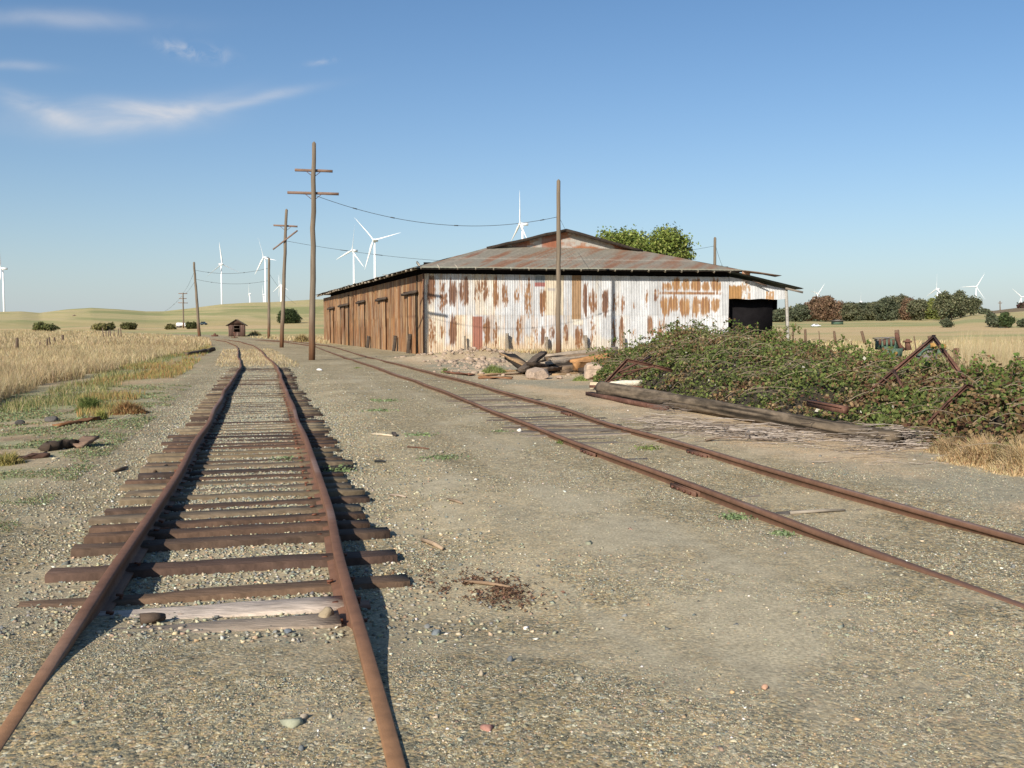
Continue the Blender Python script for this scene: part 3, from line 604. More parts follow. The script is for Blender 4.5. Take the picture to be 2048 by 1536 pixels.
# corner trim
mesh('corner_post', [beam(W(-.06, -.02, -.1), W(-.06, -.02, WT), .12, .1)], M['beamrust'], wh)
# roof ------------------------------------------------------------
EO = .95; EZ = 5.93; GV = 3.5; GZ = 7.68; AZ = 9.02; UM = WL/2
gl, gr = UM-5.45, UM+5.45
def roofcol(P, fall):
    x = P[:, 0]; y = P[:, 1]; z = P[:, 2]; s = fall
    st = fbm(s*1.3, z*.9, 91, 5); st2 = fbm(s*5, z*1.3, 92, 4)
    c = np.tile(np.array((.20, .18, .145)), (len(P), 1)); c = lerp(c, (.27, .24, .195), sst(.5, .65, st2)*.7)
    c = lerp(c, (.21, .105, .06), sst(.44, .66, st+(st2-.5)*.6)*.85); c = lerp(c, (.17, .085, .055), sst(.6, .72, st2+(st-.5)*.3)*.6); return c
def quadgrid(p00, p10, p11, p01, nx, ny, wav=0, nwave=0, side=None):
    a = np.linspace(0, 1, nx)[None, :, None]; b = np.linspace(0, 1, ny)[:, None, None]
    P = (np.array(p00)*(1-a)+np.array(p10)*a)*(1-b)+(np.array(p01)*(1-a)+np.array(p11)*a)*b
    P = P.reshape(-1, 3); s = np.tile(np.linspace(0, 1, nx), ny)*nwave
    P[:, 2] += wav*np.cos(s*2*pi)
    i = np.arange(ny-1)[:, None]*nx; k = np.arange(nx-1)[None]; Fq = np.stack([i+k, i+k+1, i+nx+k+1, i+nx+k], -1).reshape(-1, 4)
    return P, Fq, s
e00 = W(-EO, -EO, EZ-.10); e10 = W(WL+.7, -EO, EZ); e01 = W(-EO, DL+EO, EZ); e11 = W(WL+.7, DL+EO, EZ)
g0 = W(gl, GV, GZ); g1 = W(gr, GV, GZ); ap = W(UM, GV-.45, AZ+.02); apb = W(UM, DL-3, AZ); 
rp = []
P, Fq, s = quadgrid(e00, e10, g1, g0, 620, 26)
uP = (P[:, 0]-BA[0])*U2[0]+(P[:, 1]-BA[1])*U2[1]; P[:, 2] += .004*np.cos(uP/.3*2*pi)+(fbm(uP*.6, P[:, 1]*.6, 94)-.5)*.05
skew = fbm(P[:, 0]*.9-P[:, 2]*1.8, P[:, 2]*1.6, 95, 5)
cc = roofcol(P, P[:, 0]-P[:, 2]*2.0)
tt = np.repeat(np.linspace(0, 1, 26), 620); seam_ = (np.abs(tt-.44) < .02).astype(float); cc = lerp(cc, (.36, .33, .28), seam_*.35); P[:, 2] += np.where(tt > .44, .03, 0)
edge_ = (tt < .05).astype(float); cc = lerp(cc, (.33, .33, .24), edge_*.6)
rp.append((P, Fq, cc))
mesh('roof', rp, M['roofm'], wh, smooth=False)
sl = []
P, Fq, s = quadgrid(W(-EO, DL+EO, EZ), e00, g0, W(gl, DL-3, GZ), 300, 6, .015, 160); P[:, 2] += (fbm(P[:, 0]*.5, P[:, 1]*.5, 97)-.5)*.10; sl.append((P, Fq, roofcol(P, P[:, 1])))
P, Fq, s = quadgrid(W(gl, DL-3, GZ-.01), W(gl-.2, GV-.45, GZ-.03), ap, apb, 200, 6, .012, 140); sl.append((P, Fq, roofcol(P, P[:, 1])))
P, Fq, s = quadgrid(apb, ap, W(gr+.2, GV-.45, GZ-.03), W(gr, DL-3, GZ-.01), 200, 6, .012, 140); sl.append((P, Fq, roofcol(P, P[:, 1])))
P, Fq, s = quadgrid(W(gr, DL-3, GZ), g1, e10, W(WL+.7, DL+EO, EZ), 200, 6, .012, 140); sl.append((P, Fq, roofcol(P, P[:, 1])))
P, Fq, s = quadgrid(e11, e01, W(gl, DL-3, GZ), W(gr, DL-3, GZ), 40, 4); sl.append((P, Fq, roofcol(P, P[:, 1])))
sl.append((np.array([W(gl, DL-3, GZ), W(gr, DL-3, GZ), apb]), np.array([[0, 1, 2]]), np.tile(np.array((.2, .1, .06)), (3, 1))))
mesh('roof', sl, M['roofm'], wh)
# gablet
def gabcol(P):
    st = fbm(P[:, 0]*1.0, P[:, 2]*2, 98, 4); c = np.tile(np.array((.36, .335, .30)), (len(P), 1)); c = lerp(c, (.30, .12, .055), sst(.42, .56, st)); 
    pan = np.floor(P[:, 0]/1.1); c = lerp(c, (.23, .085, .05), (_h(pan, pan*0, 19) > .62).astype(float)*.7); return c
P = []; nx = 160
us = np.linspace(gl+.02, gr-.02, nx)
for k in range(12):
    top = GZ+(AZ-GZ)*(1-np.abs(us-UM)/(gr-UM)); P.append(Wn(us, GV+.06+.012*np.cos(us*2*pi/.15), GZ-.12+(top-.05-GZ+.12)*k/11))
P = np.concatenate(P); i = np.arange(11)[:, None]*nx; k = np.arange(nx-1)[None]
mesh('gable', [(P, np.stack([i+k, i+k+1, i+nx+k+1, i+nx+k], -1).reshape(-1, 4), gabcol(P))], M['corr'], wh, smooth=True)
for s in (-1, 1):
    a = W(UM, GV-.48, AZ-.06); b = W(UM+s*5.9, GV-.48, GZ-.16)
    mesh('barge_board', [beam(a, b, .06, .2, seg=8, jit=.015)], M['darkwood'], wh)
# under-roof lining and eave strips carry the eave shade in their colour; rafters
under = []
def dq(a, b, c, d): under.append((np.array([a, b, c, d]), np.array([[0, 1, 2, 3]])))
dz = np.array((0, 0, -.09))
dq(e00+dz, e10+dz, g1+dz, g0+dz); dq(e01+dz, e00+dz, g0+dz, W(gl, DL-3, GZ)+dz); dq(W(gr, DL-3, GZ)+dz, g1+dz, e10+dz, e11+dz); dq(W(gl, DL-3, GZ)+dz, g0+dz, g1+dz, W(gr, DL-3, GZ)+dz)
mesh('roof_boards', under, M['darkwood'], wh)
mesh('eave_shade_strip', [beam(W(0, .15, 5.9), W(WL, .15, 5.9), .05, .75)], M['interior'], wh)  # black strip stands for the shade in the open eave gap
mesh('eave_shade_strip', [beam(W(.15, .3, 5.85), W(.15, DL-6, 5.85), .05, .65)], M['interior'], wh)
for k in range(19):
    u = -.4+k*1.235
    if u > WL+.6: break
    mesh('rafter_tail', [withcol(beam(W(u, -EO+.05, EZ-.13), W(u, .4, EZ+.36), .09, .15), (.34, .30, .24))], M['timber'], wh)
for k in range(34):
    v = -.3+k*1.7; sag = random.uniform(-.05, .04)
    mesh('rafter_tail', [withcol(beam(W(-EO+random.uniform(-.12, .05), v, EZ-.2+sag), W(.3, v, EZ+.12), .08, .14), (.26, .22, .17))], M['timber'], wh)
    if 4 < k < 26 and random.random() < .6:
        mesh('eave_slat', [withcol(beam(W(-EO-.12, v+.1, EZ-.06+sag), W(-EO-.05, v+1.5, EZ-.04+random.uniform(-.06, .06)), .12, .03), (.3, .27, .22))], M['timber'], wh)
for k in range(10): # sheet hangers: little notches at the top edge of the wall
    pass
# side doors
DOORS = [(804, 832, 588, 815, 1), (752, 772, 600, 760, 1), (713, 728, 605.5, 720, 1), (677, 696, 612, 682, 1), (656, 667, 617.5, 661, 1)]
for (xa, xb, yh, xs, _) in DOORS:
    va = v_at(xa, -.25); vb = v_at(xb, -.25); vs_ = v_at(xs, -.15)
    zq = EYE+(655-yh)/F_PX*(BA+V2*((va+vb)/2))[1]; nS3 = np.array((nS[0], nS[1], 0))
    hd = mesh('door_header', [withcol(beam(W(0, va, zq)+nS3*.2, W(0, vb, zq+.06)+nS3*.22, .2, .17, 4, .01), (.075, .055, .042)), withcol(beam(W(0, va-.2, zq+.16)+nS3*.12, W(0, vb+.3, zq+.17)+nS3*.12, .12, .05, 4, .01), (.05, .035, .03))], M['timber'], wh)
    v0 = vs_-.05; v1 = v0-min(2.5, abs(v0-vb)+.5) if xa > 800 else v0-2.4
    lo, hi = min(v0, v1), max(v0, v1); lo = max(lo, .9)
    Pd = np.array(W(0, lo, 0)[:2])+nS*.10
    mesh('sliding_door', [corr_wall(Pd, V2, nS, hi-lo, lambda s: -.3+0*s, lambda s: zq-.1+0*s, .2, .02, lambda s, z: np.clip(sidecol(s+lo*1.7+3, z)*1.12, 0, 1), 24, 1.9)], M['corr'], wh, smooth=True)
    mesh('door_gap_shade', [beam(W(0, vs_+.03, -.25)+nS3*.09, W(0, vs_+.03, zq)+nS3*.09, .18 if xa > 700 else .3, .06)], M['interior'], wh)  # black strip painted in for the shade of the door slit
for xs, y0_, y1_ in ((833.5, 549, 706), (697, 590, 694)):  # near strip stands partly for the tall pole's shadow, the other is a seam
    v = v_at(xs, -.1); Yd = (BA+V2*v)[1]; mesh('seam_shadow_strip', [beam(np.append((BA+V2*v)+nS*.06, EYE+(655-y1_)/F_PX*Yd), np.append((BA+V2*v)+nS*.06, min(WT, EYE+(655-y0_)/F_PX*Yd)), .12, .1)], M['darkwood'], wh)
# lean-to --------------------------------------------------------
LU = WL+4.65
lz = lambda s: 5.52-.70*np.clip(s/4.65, 0, 1)**1.1*1.28
def leancol(u, z):
    c = WHT[None]*(.86+.2*_h(np.floor(u/.7), u*0, 44))[:, None]; sp = fbm(u*12, z*5, 45); 
    k = sst(.4, .6, (u < 1.0)*(1-sst(5.0, 5.35, z+sp*.5))*.8+(sp-.5)*.5); c = lerp(c, RUSTO*.95, k)
    k = sst(.45, .6, ((u > 1.0) & (u < 1.7))*.5+(sp-.5)*1.2); c = lerp(c, RUSTO, k*.8); k = sst(.4, .6, (u > 2.9)*(u < 3.6)*(z < 4.5)*.6+(sp-.5)*.6); c = lerp(c, RUSTO*1.1, k*.9); return c
mesh('lean_to_fascia', [corr_wall(C3-nF*-.01, U2, nF, 4.6, lambda s: 3.92+.03*np.sin(s*3), lz, .122, .024, leancol, 24, 0)], M['corr'], wh, smooth=True)
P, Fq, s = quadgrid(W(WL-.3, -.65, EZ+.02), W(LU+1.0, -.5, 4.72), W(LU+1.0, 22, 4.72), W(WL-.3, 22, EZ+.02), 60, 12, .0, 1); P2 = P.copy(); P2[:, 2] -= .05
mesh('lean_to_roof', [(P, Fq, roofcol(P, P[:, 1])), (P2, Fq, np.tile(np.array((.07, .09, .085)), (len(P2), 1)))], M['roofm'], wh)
mesh('loose_roof_sheet', [withcol(beam(W(WL+.5, -.9, EZ-.02), W(WL+3.3, -.95, EZ-.36), 1.0, .05, 3, .01), (.16, .11, .08)), withcol(beam(W(WL+.5, -.9, EZ-.12), W(WL+1.1, -.9, EZ-.22), .1, .22, 1), (.34, .2, .13))], M['timber'], wh)
mesh('roof_brace', [withcol(beam(W(WL+1.6, -.4, 5.25), W(WL+2.7, -.5, 4.85), .08, .08), (.12, .08, .06)), withcol(beam(W(LU-.3, -.2, 4.72), W(LU+.95, -.45, 4.42), .1, .14), (.2, .17, .14))], M['timber'], wh)
for k in range(6):
    v = 0 if k == 0 else k*4.0
    a = W(LU-.12, v, 4.72); b = W(LU+(.16 if k == 0 else 0), v, -.1)
    mesh('post', [withcol(beam(b, a, .20, .20, 6, .008, taper=.9), (.33, .31, .28))], M['timber'], wh)
# outer lean-to wall begins behind the front post
po = W(LU-.1, 0, 0)[:2]+V2*1.1
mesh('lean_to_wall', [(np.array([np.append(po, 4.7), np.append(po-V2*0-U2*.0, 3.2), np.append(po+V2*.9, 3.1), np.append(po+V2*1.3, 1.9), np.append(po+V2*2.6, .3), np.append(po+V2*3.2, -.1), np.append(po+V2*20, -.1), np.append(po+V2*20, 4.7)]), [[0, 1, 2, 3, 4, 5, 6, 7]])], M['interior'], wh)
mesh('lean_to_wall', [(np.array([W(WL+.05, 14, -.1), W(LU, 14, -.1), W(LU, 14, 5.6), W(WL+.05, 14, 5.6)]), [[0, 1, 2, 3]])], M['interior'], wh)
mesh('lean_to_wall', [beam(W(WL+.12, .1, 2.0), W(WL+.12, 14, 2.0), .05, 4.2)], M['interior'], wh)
# near-black partition gives the lean-to opening its shade by colour
mesh('shade_sheet', [beam(W(WL+.1, .9, 2.05), W(WL+4.05-.0, .9, 2.05), .05, 3.9)], M['interior'], wh)

# timber posts leaning against the walls
for (px, yt, yb, wpx, lab) in [(930, 672, 707, 5, 'slim dark timber stub against the white iron wall near the building corner'), (1014, 667, 700, 9, 'wide rotten timber stub against the iron wall, second from the corner'), (1094, 674, 700, 8, 'short grey timber stub standing just left of the tall bare pole'), (1172, 671, 702, 9, 'grey timber stub standing right of the tall bare pole'), (1248, 672, 700, 6, 'dark timber stub at the wall beside the end of the plank heap')]:
    u = u_at(px, -.45); Yw = (BA+U2*u-V2*.45)[1]; zt = EYE+(655-yt)/F_PX*Yw; wd = wpx/F_PX*Yw
    b = beam(W(u, -.55, -.1), W(u+.03, -.3, zt), wd, wd*.8, 5, .02, rnd=.3, taper=.85)
    tag(mesh('timber_stub', [withcol(b, (.20, .165, .125))], M['timber']), lab, 'post', 'timber stubs along the warehouse wall')
for (px, yt, yb, lab) in [(818, 668, 706, 'dark timber stub leaning on the brown side wall nearest the corner'), (789, 672, 700, 'dark timber stub on the brown side wall between the first two doors'), (736, 672, 692, 'small dark timber stub low on the brown side wall beyond the second door')]:
    v = v_at(px, -.3); Yw = (BA+V2*v)[1]; b = beam(W(-.4, v, -.3), W(-.22, v, EYE+(655-yt)/F_PX*Yw), .28, .25, 4, .02, rnd=.3)
    tag(mesh('timber_stub', [withcol(b, (.06, .045, .035))], M['timber']), lab, 'post', 'timber stubs along the warehouse wall')

# ================================================================== POLES & WIRES
def polecol(V, zb, zt):
    t = (V[:, 2]-zb)/(zt-zb); c = np.tile(np.array((.165, .13, .095)), (len(V), 1)); c = lerp(c, (.115, .056, .028), 1-sst(.05, .28, t)); n = fbm(np.arctan2(V[:, 0]-V[:, 0].mean(), V[:, 1]-V[:, 1].mean())*2.2, V[:, 2]*.7, 7)
    return c*(.75+.5*n)[:, None]
PTOP = {}
def pole(pxb, pyb, pxt, pyt, Y, rb, rt, label, arms=(), zb=None, seg=14, n=12, group='old wooden utility poles'):
    b = at(pxb, pyb, Y); g = tz(b[0], b[1]); t = at(pxt, pyt, Y)
    b = np.array((b[0], b[1], g-.15)); root = thing('utility_pole', label, 'utility pole', (b[0], b[1], g), group)
    k = np.linspace(0, 1, seg)[:, None]; P = b+(t-b)*k; P[1:-1, :2] += RNG.normal(0, .012, (seg-2, 2)); R = rb+(rt-rb)*k[:, 0]; 
    P = np.vstack([P, t+np.array((0, 0, .10))]); R = np.append(R, rt*.35)
    tb = tube(P, R, n, jit=.04); mesh('pole_shaft', [(tb[0], tb[1], polecol(tb[0], b[2], t[2]))], M['pole'], root, smooth=False)
    for (x0, y0, x1, y1, th, dy, br) in arms:
        p0 = at(x0, y0, Y+dy); p1 = at(x1, y1, Y+dy*1.0)
        a = mesh('crossarm', [withcol(beam(p0, p1, .11, th, 5, .004), (.19, .125, .095))], M['timber'], root)
        if br:
            cx = pxb+(pxt-pxb)*((pyb-(y0+y1)/2)/(pyb-pyt))
            for s in (-1, 1):
                q = at(cx+s*br*1.0, (y0+y1)/2+.5, Y+dy*.9); r_ = at(cx+s*1.5, (y0+y1)/2+br*.75, Y)
                mesh('brace', [tube([q, r_], .018, 5)], M['beamrust'], a)
    return root
pole(623.5, 720, 628, 287, 52.45, .185, .115, 'tallest wooden pole with two level crossarms standing in the gravel between the tracks', [(590, 340, 665, 342.5, .14, .17, 16), (575, 385, 677.5, 388, .14, .17, 18)])
pole(563, 694, 573, 420, 84, .19, .12, 'wooden pole with one level crossarm and one fallen diagonal arm', [(547, 450.5, 595, 453, .15, .2, 12), (546, 499, 595, 461, .12, -.2, 0)])
pole(537.5, 677, 538, 517, 143, .24, .17, 'bare wooden pole beyond the small shed, in front of a turbine tower', n=8)
pole(399, 672, 388, 525, 150, .26, .17, 'wooden pole leaning to the left at the grass edge', n=8)
pole(367, 653, 366, 586, 240, .2, .15, 'distant pole with three short crossarms', [(357, 587, 374.5, 587, .2, .2, 0), (358, 597, 373, 597, .18, .2, 0), (356.5, 605.5, 375.5, 606, .18, .2, 0)], n=6)
pole(1117, 712, 1117, 362, 57, .165, .115, 'tall bare pole with no crossarm standing before the white warehouse wall')
pole(1429, 690, 1430, 476, 96, .19, .14, 'bare pole top rising behind the warehouse roof', n=8)
pole(147, 658, 148.5, 629.5, 420, .28, .2, 'far thin pole with a small crossarm on the left hillside', [(145, 631, 152, 631, .3, .2, 0)], n=5, group='far poles on the hillside')
pole(182.5, 655, 184, 630.5, 430, .28, .2, 'far thin pole on the left hillside, right of the one with the small crossarm', n=5, group='far poles on the hillside')
pole(55, 657, 57, 638, 430, .26, .18, 'far thin pole leaning right behind the leftmost round shrub', n=5, group='far poles on the hillside')
pole(2000, 635, 2000, 602, 600, .4, .3, 'far thin pole with crossarm on the right skyline', [(1996, 606, 2004, 606, .4, .2, 0)], n=5, group='far poles beyond the right field')
pole(1966, 648, 1966, 629, 420, .3, .25, 'short pale far pole beside the small round trees on the right', n=5, group='far poles beyond the right field')
pole(1948, 648, 1948, 628, 420, .3, .25, 'thin far pole in front of the right turbine tower', n=5, group='far poles beyond the right field')

def wire(a, b, sag, label, r=.012, beads=(), n=28, grp='loose wires between the poles'):
    a = np.array(a); b = np.array(b); t = np.linspace(0, 1, n)[:, None]; P = a+(b-a)*t; P[:, 2] -= (4*sag*t*(1-t))[:, 0]
    o = mesh('overhead_wire', [tube(P, r, 4)]+[tube([P[int(k*(n-1))], P[int(k*(n-1))]+(P[min(int(k*(n-1))+1, n-1)]-P[int(k*(n-1))])*.45], r*2.2, 5) for k in beads], M['wire']); tag(o, label, 'wire', grp)
    return o
wire(at(628, 390, 52.4), at(1114, 434, 57), 1.05, 'long sagging wire from the tallest pole to the bare pole before the warehouse', .014, (.17, .32, .58, .93))
wire(at(573, 482, 84), at(1429, 492, 96), 1.9, 'sagging wire from the one-arm pole passing behind the warehouse roof', .014, (.12, .2))
wire(at(389, 540, 150), at(538, 536, 143), .7, 'upper of two wires between the leaning pole and the bare pole beyond the shed', .022, (.2, .7))
wire(at(390, 558, 150), at(538, 561, 143), .65, 'lower of two wires between the leaning pole and the bare pole beyond the shed', .020, (.25, .75))
wire(at(366, 586, 240), at(388, 545, 150), .4, 'faint wire from the leaning pole to the top of the distant three-arm pole', .02)
wire(at(369, 588, 240), at(390, 562, 150), .3, 'faint lower wire from the leaning pole to the distant three-arm pole', .02)
wire(at(330, 622, 330), at(364, 592, 240), .4, 'wire running down left from the distant three-arm pole', .035, (.6,))
wire(at(539, 548, 143), at(592, 608, 190), .6, 'wire falling right from the bare pole beyond the shed', .02, (.8,))
wire(at(1120, 438, 57), at(1136, 470, 66), 0, 'short stay wire behind the bare pole before the warehouse', .01)
wire(at(1432, 494, 96), at(1447, 536, 100), .2, 'short stay wire beside the pole behind the roof', .014)

# ================================================================== WIND TURBINES
def turbine(hx, hy, Y, Lpx, phi, c, label, nac=1, base=None, grp='white wind turbines on the skyline', tw=1.8):
    hub = at(hx, hy, Y); g = tz(hub[0], hub[1]); g = min(g, hub[2]-20)
    root = thing('wind_turbine', label, 'wind turbine', (hub[0], hub[1], g), grp); Lm = Lpx*Y/F_PX; k = Lm/40
    yaw = math.acos(min(1, c))*nac; ax = np.array((sin(yaw), -cos(yaw), 0))*-1      # axis direction (from hub toward nacelle)
    ax = np.array((sin(abs(yaw))*nac, cos(yaw), 0)); side = np.array((cos(yaw), -sin(abs(yaw))*nac, 0)); up = np.array((0, 0, 1.))
    twr = hub+ax*3.2*k; mesh('tower', [tube([(twr[0], twr[1], g-3), (twr[0], twr[1], hub[2]-1.6*k)], [tw*max(k, .6), tw*.62*max(k, .6)], 14)], M['white'], root, smooth=True)
    a = hub+ax*1.2*k; b = hub+ax*10*k; mesh('nacelle', [beam(a, b, 3.4*k, 3.5*k, 2, 0, rnd=.25, taper=.9)], M['white'], root)
    mesh('hub', [tube([hub-ax*2.2*k, hub-ax*1.2*k, hub+ax*1.2*k], [.5*k, 1.4*k, 1.7*k], 10)], M['white'], root, smooth=True)
    for q in range(3):
        an = radians(phi+120*q); d = side*sin(an)+up*cos(an); tn = side*cos(an)-up*sin(an)
        chord = (tn*.72-ax*.7); thn = np.cross(d, chord); prof = [(0, .8, .8), (.05, .85, .75), (.2, 1.55, .4), (.5, 1.0, .25), (.85, .5, .12), (1, .1, .04)]
        V = []
        for t, wd, tk in prof:
            o = hub+d*Lm*t-ax*Lm*.03*t*t
            for s_, r_ in ((-.35, 0), (0, 1), (.65, 0), (0, -1)): V.append(o+chord*wd*s_*2*k*1.0+thn*tk*r_*k)
        m_ = len(prof); Fq = np.array([[i*4+j, i*4+(j+1) % 4, (i+1)*4+(j+1) % 4, (i+1)*4+j] for i in range(m_-1) for j in range(4)])
        mesh('blade', [(np.array(V), Fq)], M['white'], root, smooth=True)
turbine(1, 537, 1350, 50, 0, .5, 'wind turbine cut off by the left edge of the picture, one blade straight up')
turbine(444, 528, 1500, 43, -8, .7, 'wind turbine between the leaning pole and the bare pole, one blade up', nac=-1)
turbine(527, 515, 1400, 44, -20, .78, 'wind turbine directly behind the bare pole beyond the shed')
turbine(498, 587, 3300, 19, 10, .35, 'tiny far wind turbine above the shed, left of the bare pole', tw=2.6)
turbine(526, 589, 3300, 20, -20, .3, 'tiny far wind turbine half hidden behind a nearer white tower', tw=2.4)
turbine(561, 570, 2500, 26, -4, .85, 'small wind turbine partly behind the one-arm pole, blades wide', tw=2.3)
turbine(559, 572, 2900, 26, -25, .35, 'small wind turbine overlapping its neighbour behind the one-arm pole', tw=2.3)
turbine(704, 501, 1250, 52, 12, .75, 'wind turbine left of the pair above the brown warehouse wall, nacelle pointing right')
turbine(747, 480, 1150, 62, -42, .95, 'tall wind turbine facing the camera above the warehouse eave, blades spread in a Y')
turbine(1040, 448, 1050, 66, 3, .28, 'wind turbine rising behind the warehouse ridge with one blade straight up')
turbine(1637, 587, 2700, 26, 40, .85, 'far wind turbine over the left end of the tree belt with blades spread', nac=-1, tw=2.4)
turbine(1628, 603, 2900, 26, 4, .3, 'far wind turbine half sunk behind the left end of the tree belt', tw=2.4)
turbine(1721, 603, 3000, 19, 6, .3, 'far wind turbine just showing above the middle of the tree belt', tw=2.4)
turbine(1873, 578, 2000, 31, 2, .28, 'wind turbine above the green trees with its blade pointing straight up')
turbine(1953, 573, 2000, 30, 28, .95, 'wind turbine right of the tall loose trees, blades in a spread')
turbine(2043, 594, 2500, 25, -45, .85, 'far wind turbine at the right edge of the picture above the brown hill')

# ================================================================== SMALL SHED
def shed():
    c = hit(473, 673); Y = c[1]; k = Y/F_PX; zb = c[2]
    xl = at(457, 673, Y)[0]; xr = at(490, 673, Y)[0]; we = xr-xl; zt = at(470, 650, Y)[2]; za = at(473, 640, Y)[2]
    root = thing('trackside_shed', 'tiny red brown board shed with a pitched roof and dark doorway by the switch', 'shed', c)
    dpt = 3.4; cl = (.13, .055, .04); off = -.9
    def bx(x0, x1, z0, z1, y, t=.06): return box(((x0+x1)/2, y, (z0+z1)/2), (x1-x0, t, z1-z0))
    dx0 = at(468, 660, Y)[0]; dx1 = at(480, 660, Y)[0]; dz0 = at(473, 664, Y)[2]; dz1 = at(473, 651, Y)[2]
    mm = mat('shed_boards', (.075, .042, .032), var=.45, scale=6, stretch=(3, 3, .2), col2=(.2, .14, .11), thr=(.5, .66), rough=.9)
    rr_ = mat('shed_roof', (.085, .065, .05), var=.4, scale=3, rough=.9)
    xm = (xl+xr)/2
    mesh('wall', [bx(xl, dx0, zb-.3, zt, Y), bx(dx1, xr, zb-.3, zt, Y), bx(dx0, dx1, zb-.3, dz0, Y), bx(dx0, dx1, dz1, zt, Y),
                  (np.array([(xl, Y-.03, zt), (xr, Y-.03, zt), (xm, Y-.03, za), (xl, Y+.03, zt), (xr, Y+.03, zt), (xm, Y+.03, za)]), [[0, 1, 2], [5, 4, 3], [0, 3, 4, 1]]),
                  (np.array([(xl, Y, zb-.3), (xl+off, Y+dpt, zb-.3), (xl+off, Y+dpt, zt), (xl, Y, zt)]), [[0, 1, 2, 3]]), (np.array([(xr, Y, zb-.3), (xr+off, Y+dpt, zb-.3), (xr+off, Y+dpt, zt), (xr, Y, zt)]), [[0, 1, 2, 3]]),
                  (np.array([(xl+off, Y+dpt, zb-.3), (xr+off, Y+dpt, zb-.3), (xr+off, Y+dpt, zt), (xm+off, Y+dpt, za), (xl+off, Y+dpt, zt)]), [[0, 1, 2, 3, 4]])], mm, root)
    o_ = .35
    sl_ = (za-zt)/(xm-xl); R = []
    for s, xe in ((-1, xl-o_), (1, xr+o_)):
        ze = zt-sl_*o_; V = [(xm, Y-.3, za+.05), (xe, Y-.3, ze+.05), (xe+off, Y+dpt+.3, ze+.05), (xm+off, Y+dpt+.3, za+.05)]; V2_ = [(a, b, c_+.1) for a, b, c_ in V]
        R.append((np.array(V+V2_), BOXF))
    mesh('roof', R, rr_, root)
    mesh('door_rail', [beam((dx0, Y-.05, (dz0+dz1)/2), (dx1, Y-.05, (dz0+dz1)/2), .06, .08)], M['timber'] if False else rr_, root)
    mesh('door_frame', [beam((dx0, Y-.05, dz0), (dx0, Y-.05, dz1), .08, .05), beam((dx1, Y-.05, dz0), (dx1, Y-.05, dz1), .08, .05), beam((dx0, Y-.06, dz1), (dx1, Y-.06, dz1), .05, .08)], rr_, root)
shed()
b0 = hit(469, 676); tag(mesh('switch_stand', [beam(b0-[0, 0, .1], b0+[0, 0, .75], .16, .16, 3, .01), box(b0+[0, 0, .85], (.34, .2, .2)), beam(b0+[-.5, 0, .08], b0+[.5, 0, .08], .1, .1)], M['beamrust']), 'short rusty switch stand between the rails in front of the small shed', 'switch')
b0 = hit(429, 673); tag(mesh('stump', [tube([b0-[0, 0, .2], b0+[.05, 0, .35], b0+[.1, 0, .55]], [.28, .24, .12], 8, jit=.1), beam(b0+[-.5, 0, .1], b0+[.6, 0, .15], .3, .25, 3, .03)], M['beamrust']), 'small rusty brown stump in the dry grass left of the small shed', 'stump')

# ================================================================== TREES
GREENS = [(.05, .085, .03), (.075, .12, .035), (.10, .145, .045)]
def lobes_points(lobes, n, shell=.55):
    vol = np.array([l[3]*l[4]*l[5] for l in lobes])**.67; ks = RNG.choice(len(lobes), n, p=vol/vol.sum()); L_ = np.array(lobes)[ks]
    d = RNG.normal(size=(n, 3)); d /= np.linalg.norm(d, axis=1)[:, None]; rr_ = shell+(1-shell)*RNG.uniform(0, 1, n)**.7
    rr_ *= .82+.36*fbm(d[:, 0]*2.3+ks*3.1, d[:, 1]*2.3+d[:, 2]*2.9, 77, 3)
    return L_[:, :3]+d*L_[:, 3:6]*rr_[:, None], d, ks
def clumped(lobes, n, csz, nper, shell=.6):
    P, d, ks = lobes_points(lobes, n//nper, shell); Q = np.repeat(P, nper, 0)+RNG.normal(0, csz, (len(P)*nper, 3))*np.array((1, 1, .75)); return Q, np.repeat(d, nper, 0), np.repeat(np.arange(len(P)), nper)
def tree(name, base, lobes, n, leaf, cols, label, cat='tree', group=None, trunk_r=.2, csz=.3, nper=14, w=None, shell=.55, trunk=True, limbs=5, nsp=.9, lean=0):
    base = np.array(base, float); root = thing(name, label, cat, base, group)
    L_ = [(base[0]+a, base[1]+b, base[2]+c, r1, r2, r3) for a, b, c, r1, r2, r3 in lobes]
    P, d, cid = clumped(L_, n, csz, nper, shell); k = P[:, 2] > base[2]+.02; P = P[k]; d = d[k]; cid = cid[k]
    cc = pal(len(P), cols, .14, w); tint = RNG.normal(1, .16, cid.max()+1)[cid]; cc = np.clip(cc*tint[:, None], .005, .9)
    mesh('crown', [leaves(P, leaf*RNG.uniform(.6, 1.2, len(P)), cc, nrm=d, spread=nsp)], M['leaf'], root)
    if trunk:
        parts = []; zc = np.mean([l[2] for l in lobes]); ctr = np.array((np.mean([l[0] for l in lobes])*.3, 0, zc*.8))
        parts.append(tube([base-[0, 0, .3], base+ctr*.4+[lean*.3, 0, 0], base+ctr], [trunk_r, trunk_r*.75, trunk_r*.5], 8, jit=.05))
        for l in lobes[:limbs+3]:
            q = base+np.array(l[:3]); m_ = base+ctr*.55+(q-base-ctr*.55)*.5+[0, 0, -.15*zc*.3]; parts.append(tube([base+ctr*.45, m_, q, q+RNG.normal(0, .4, 3)*l[3]], [trunk_r*.5, trunk_r*.32, trunk_r*.16, trunk_r*.05], 6))
        mesh('trunk', parts, M['bark'], root)
    return root
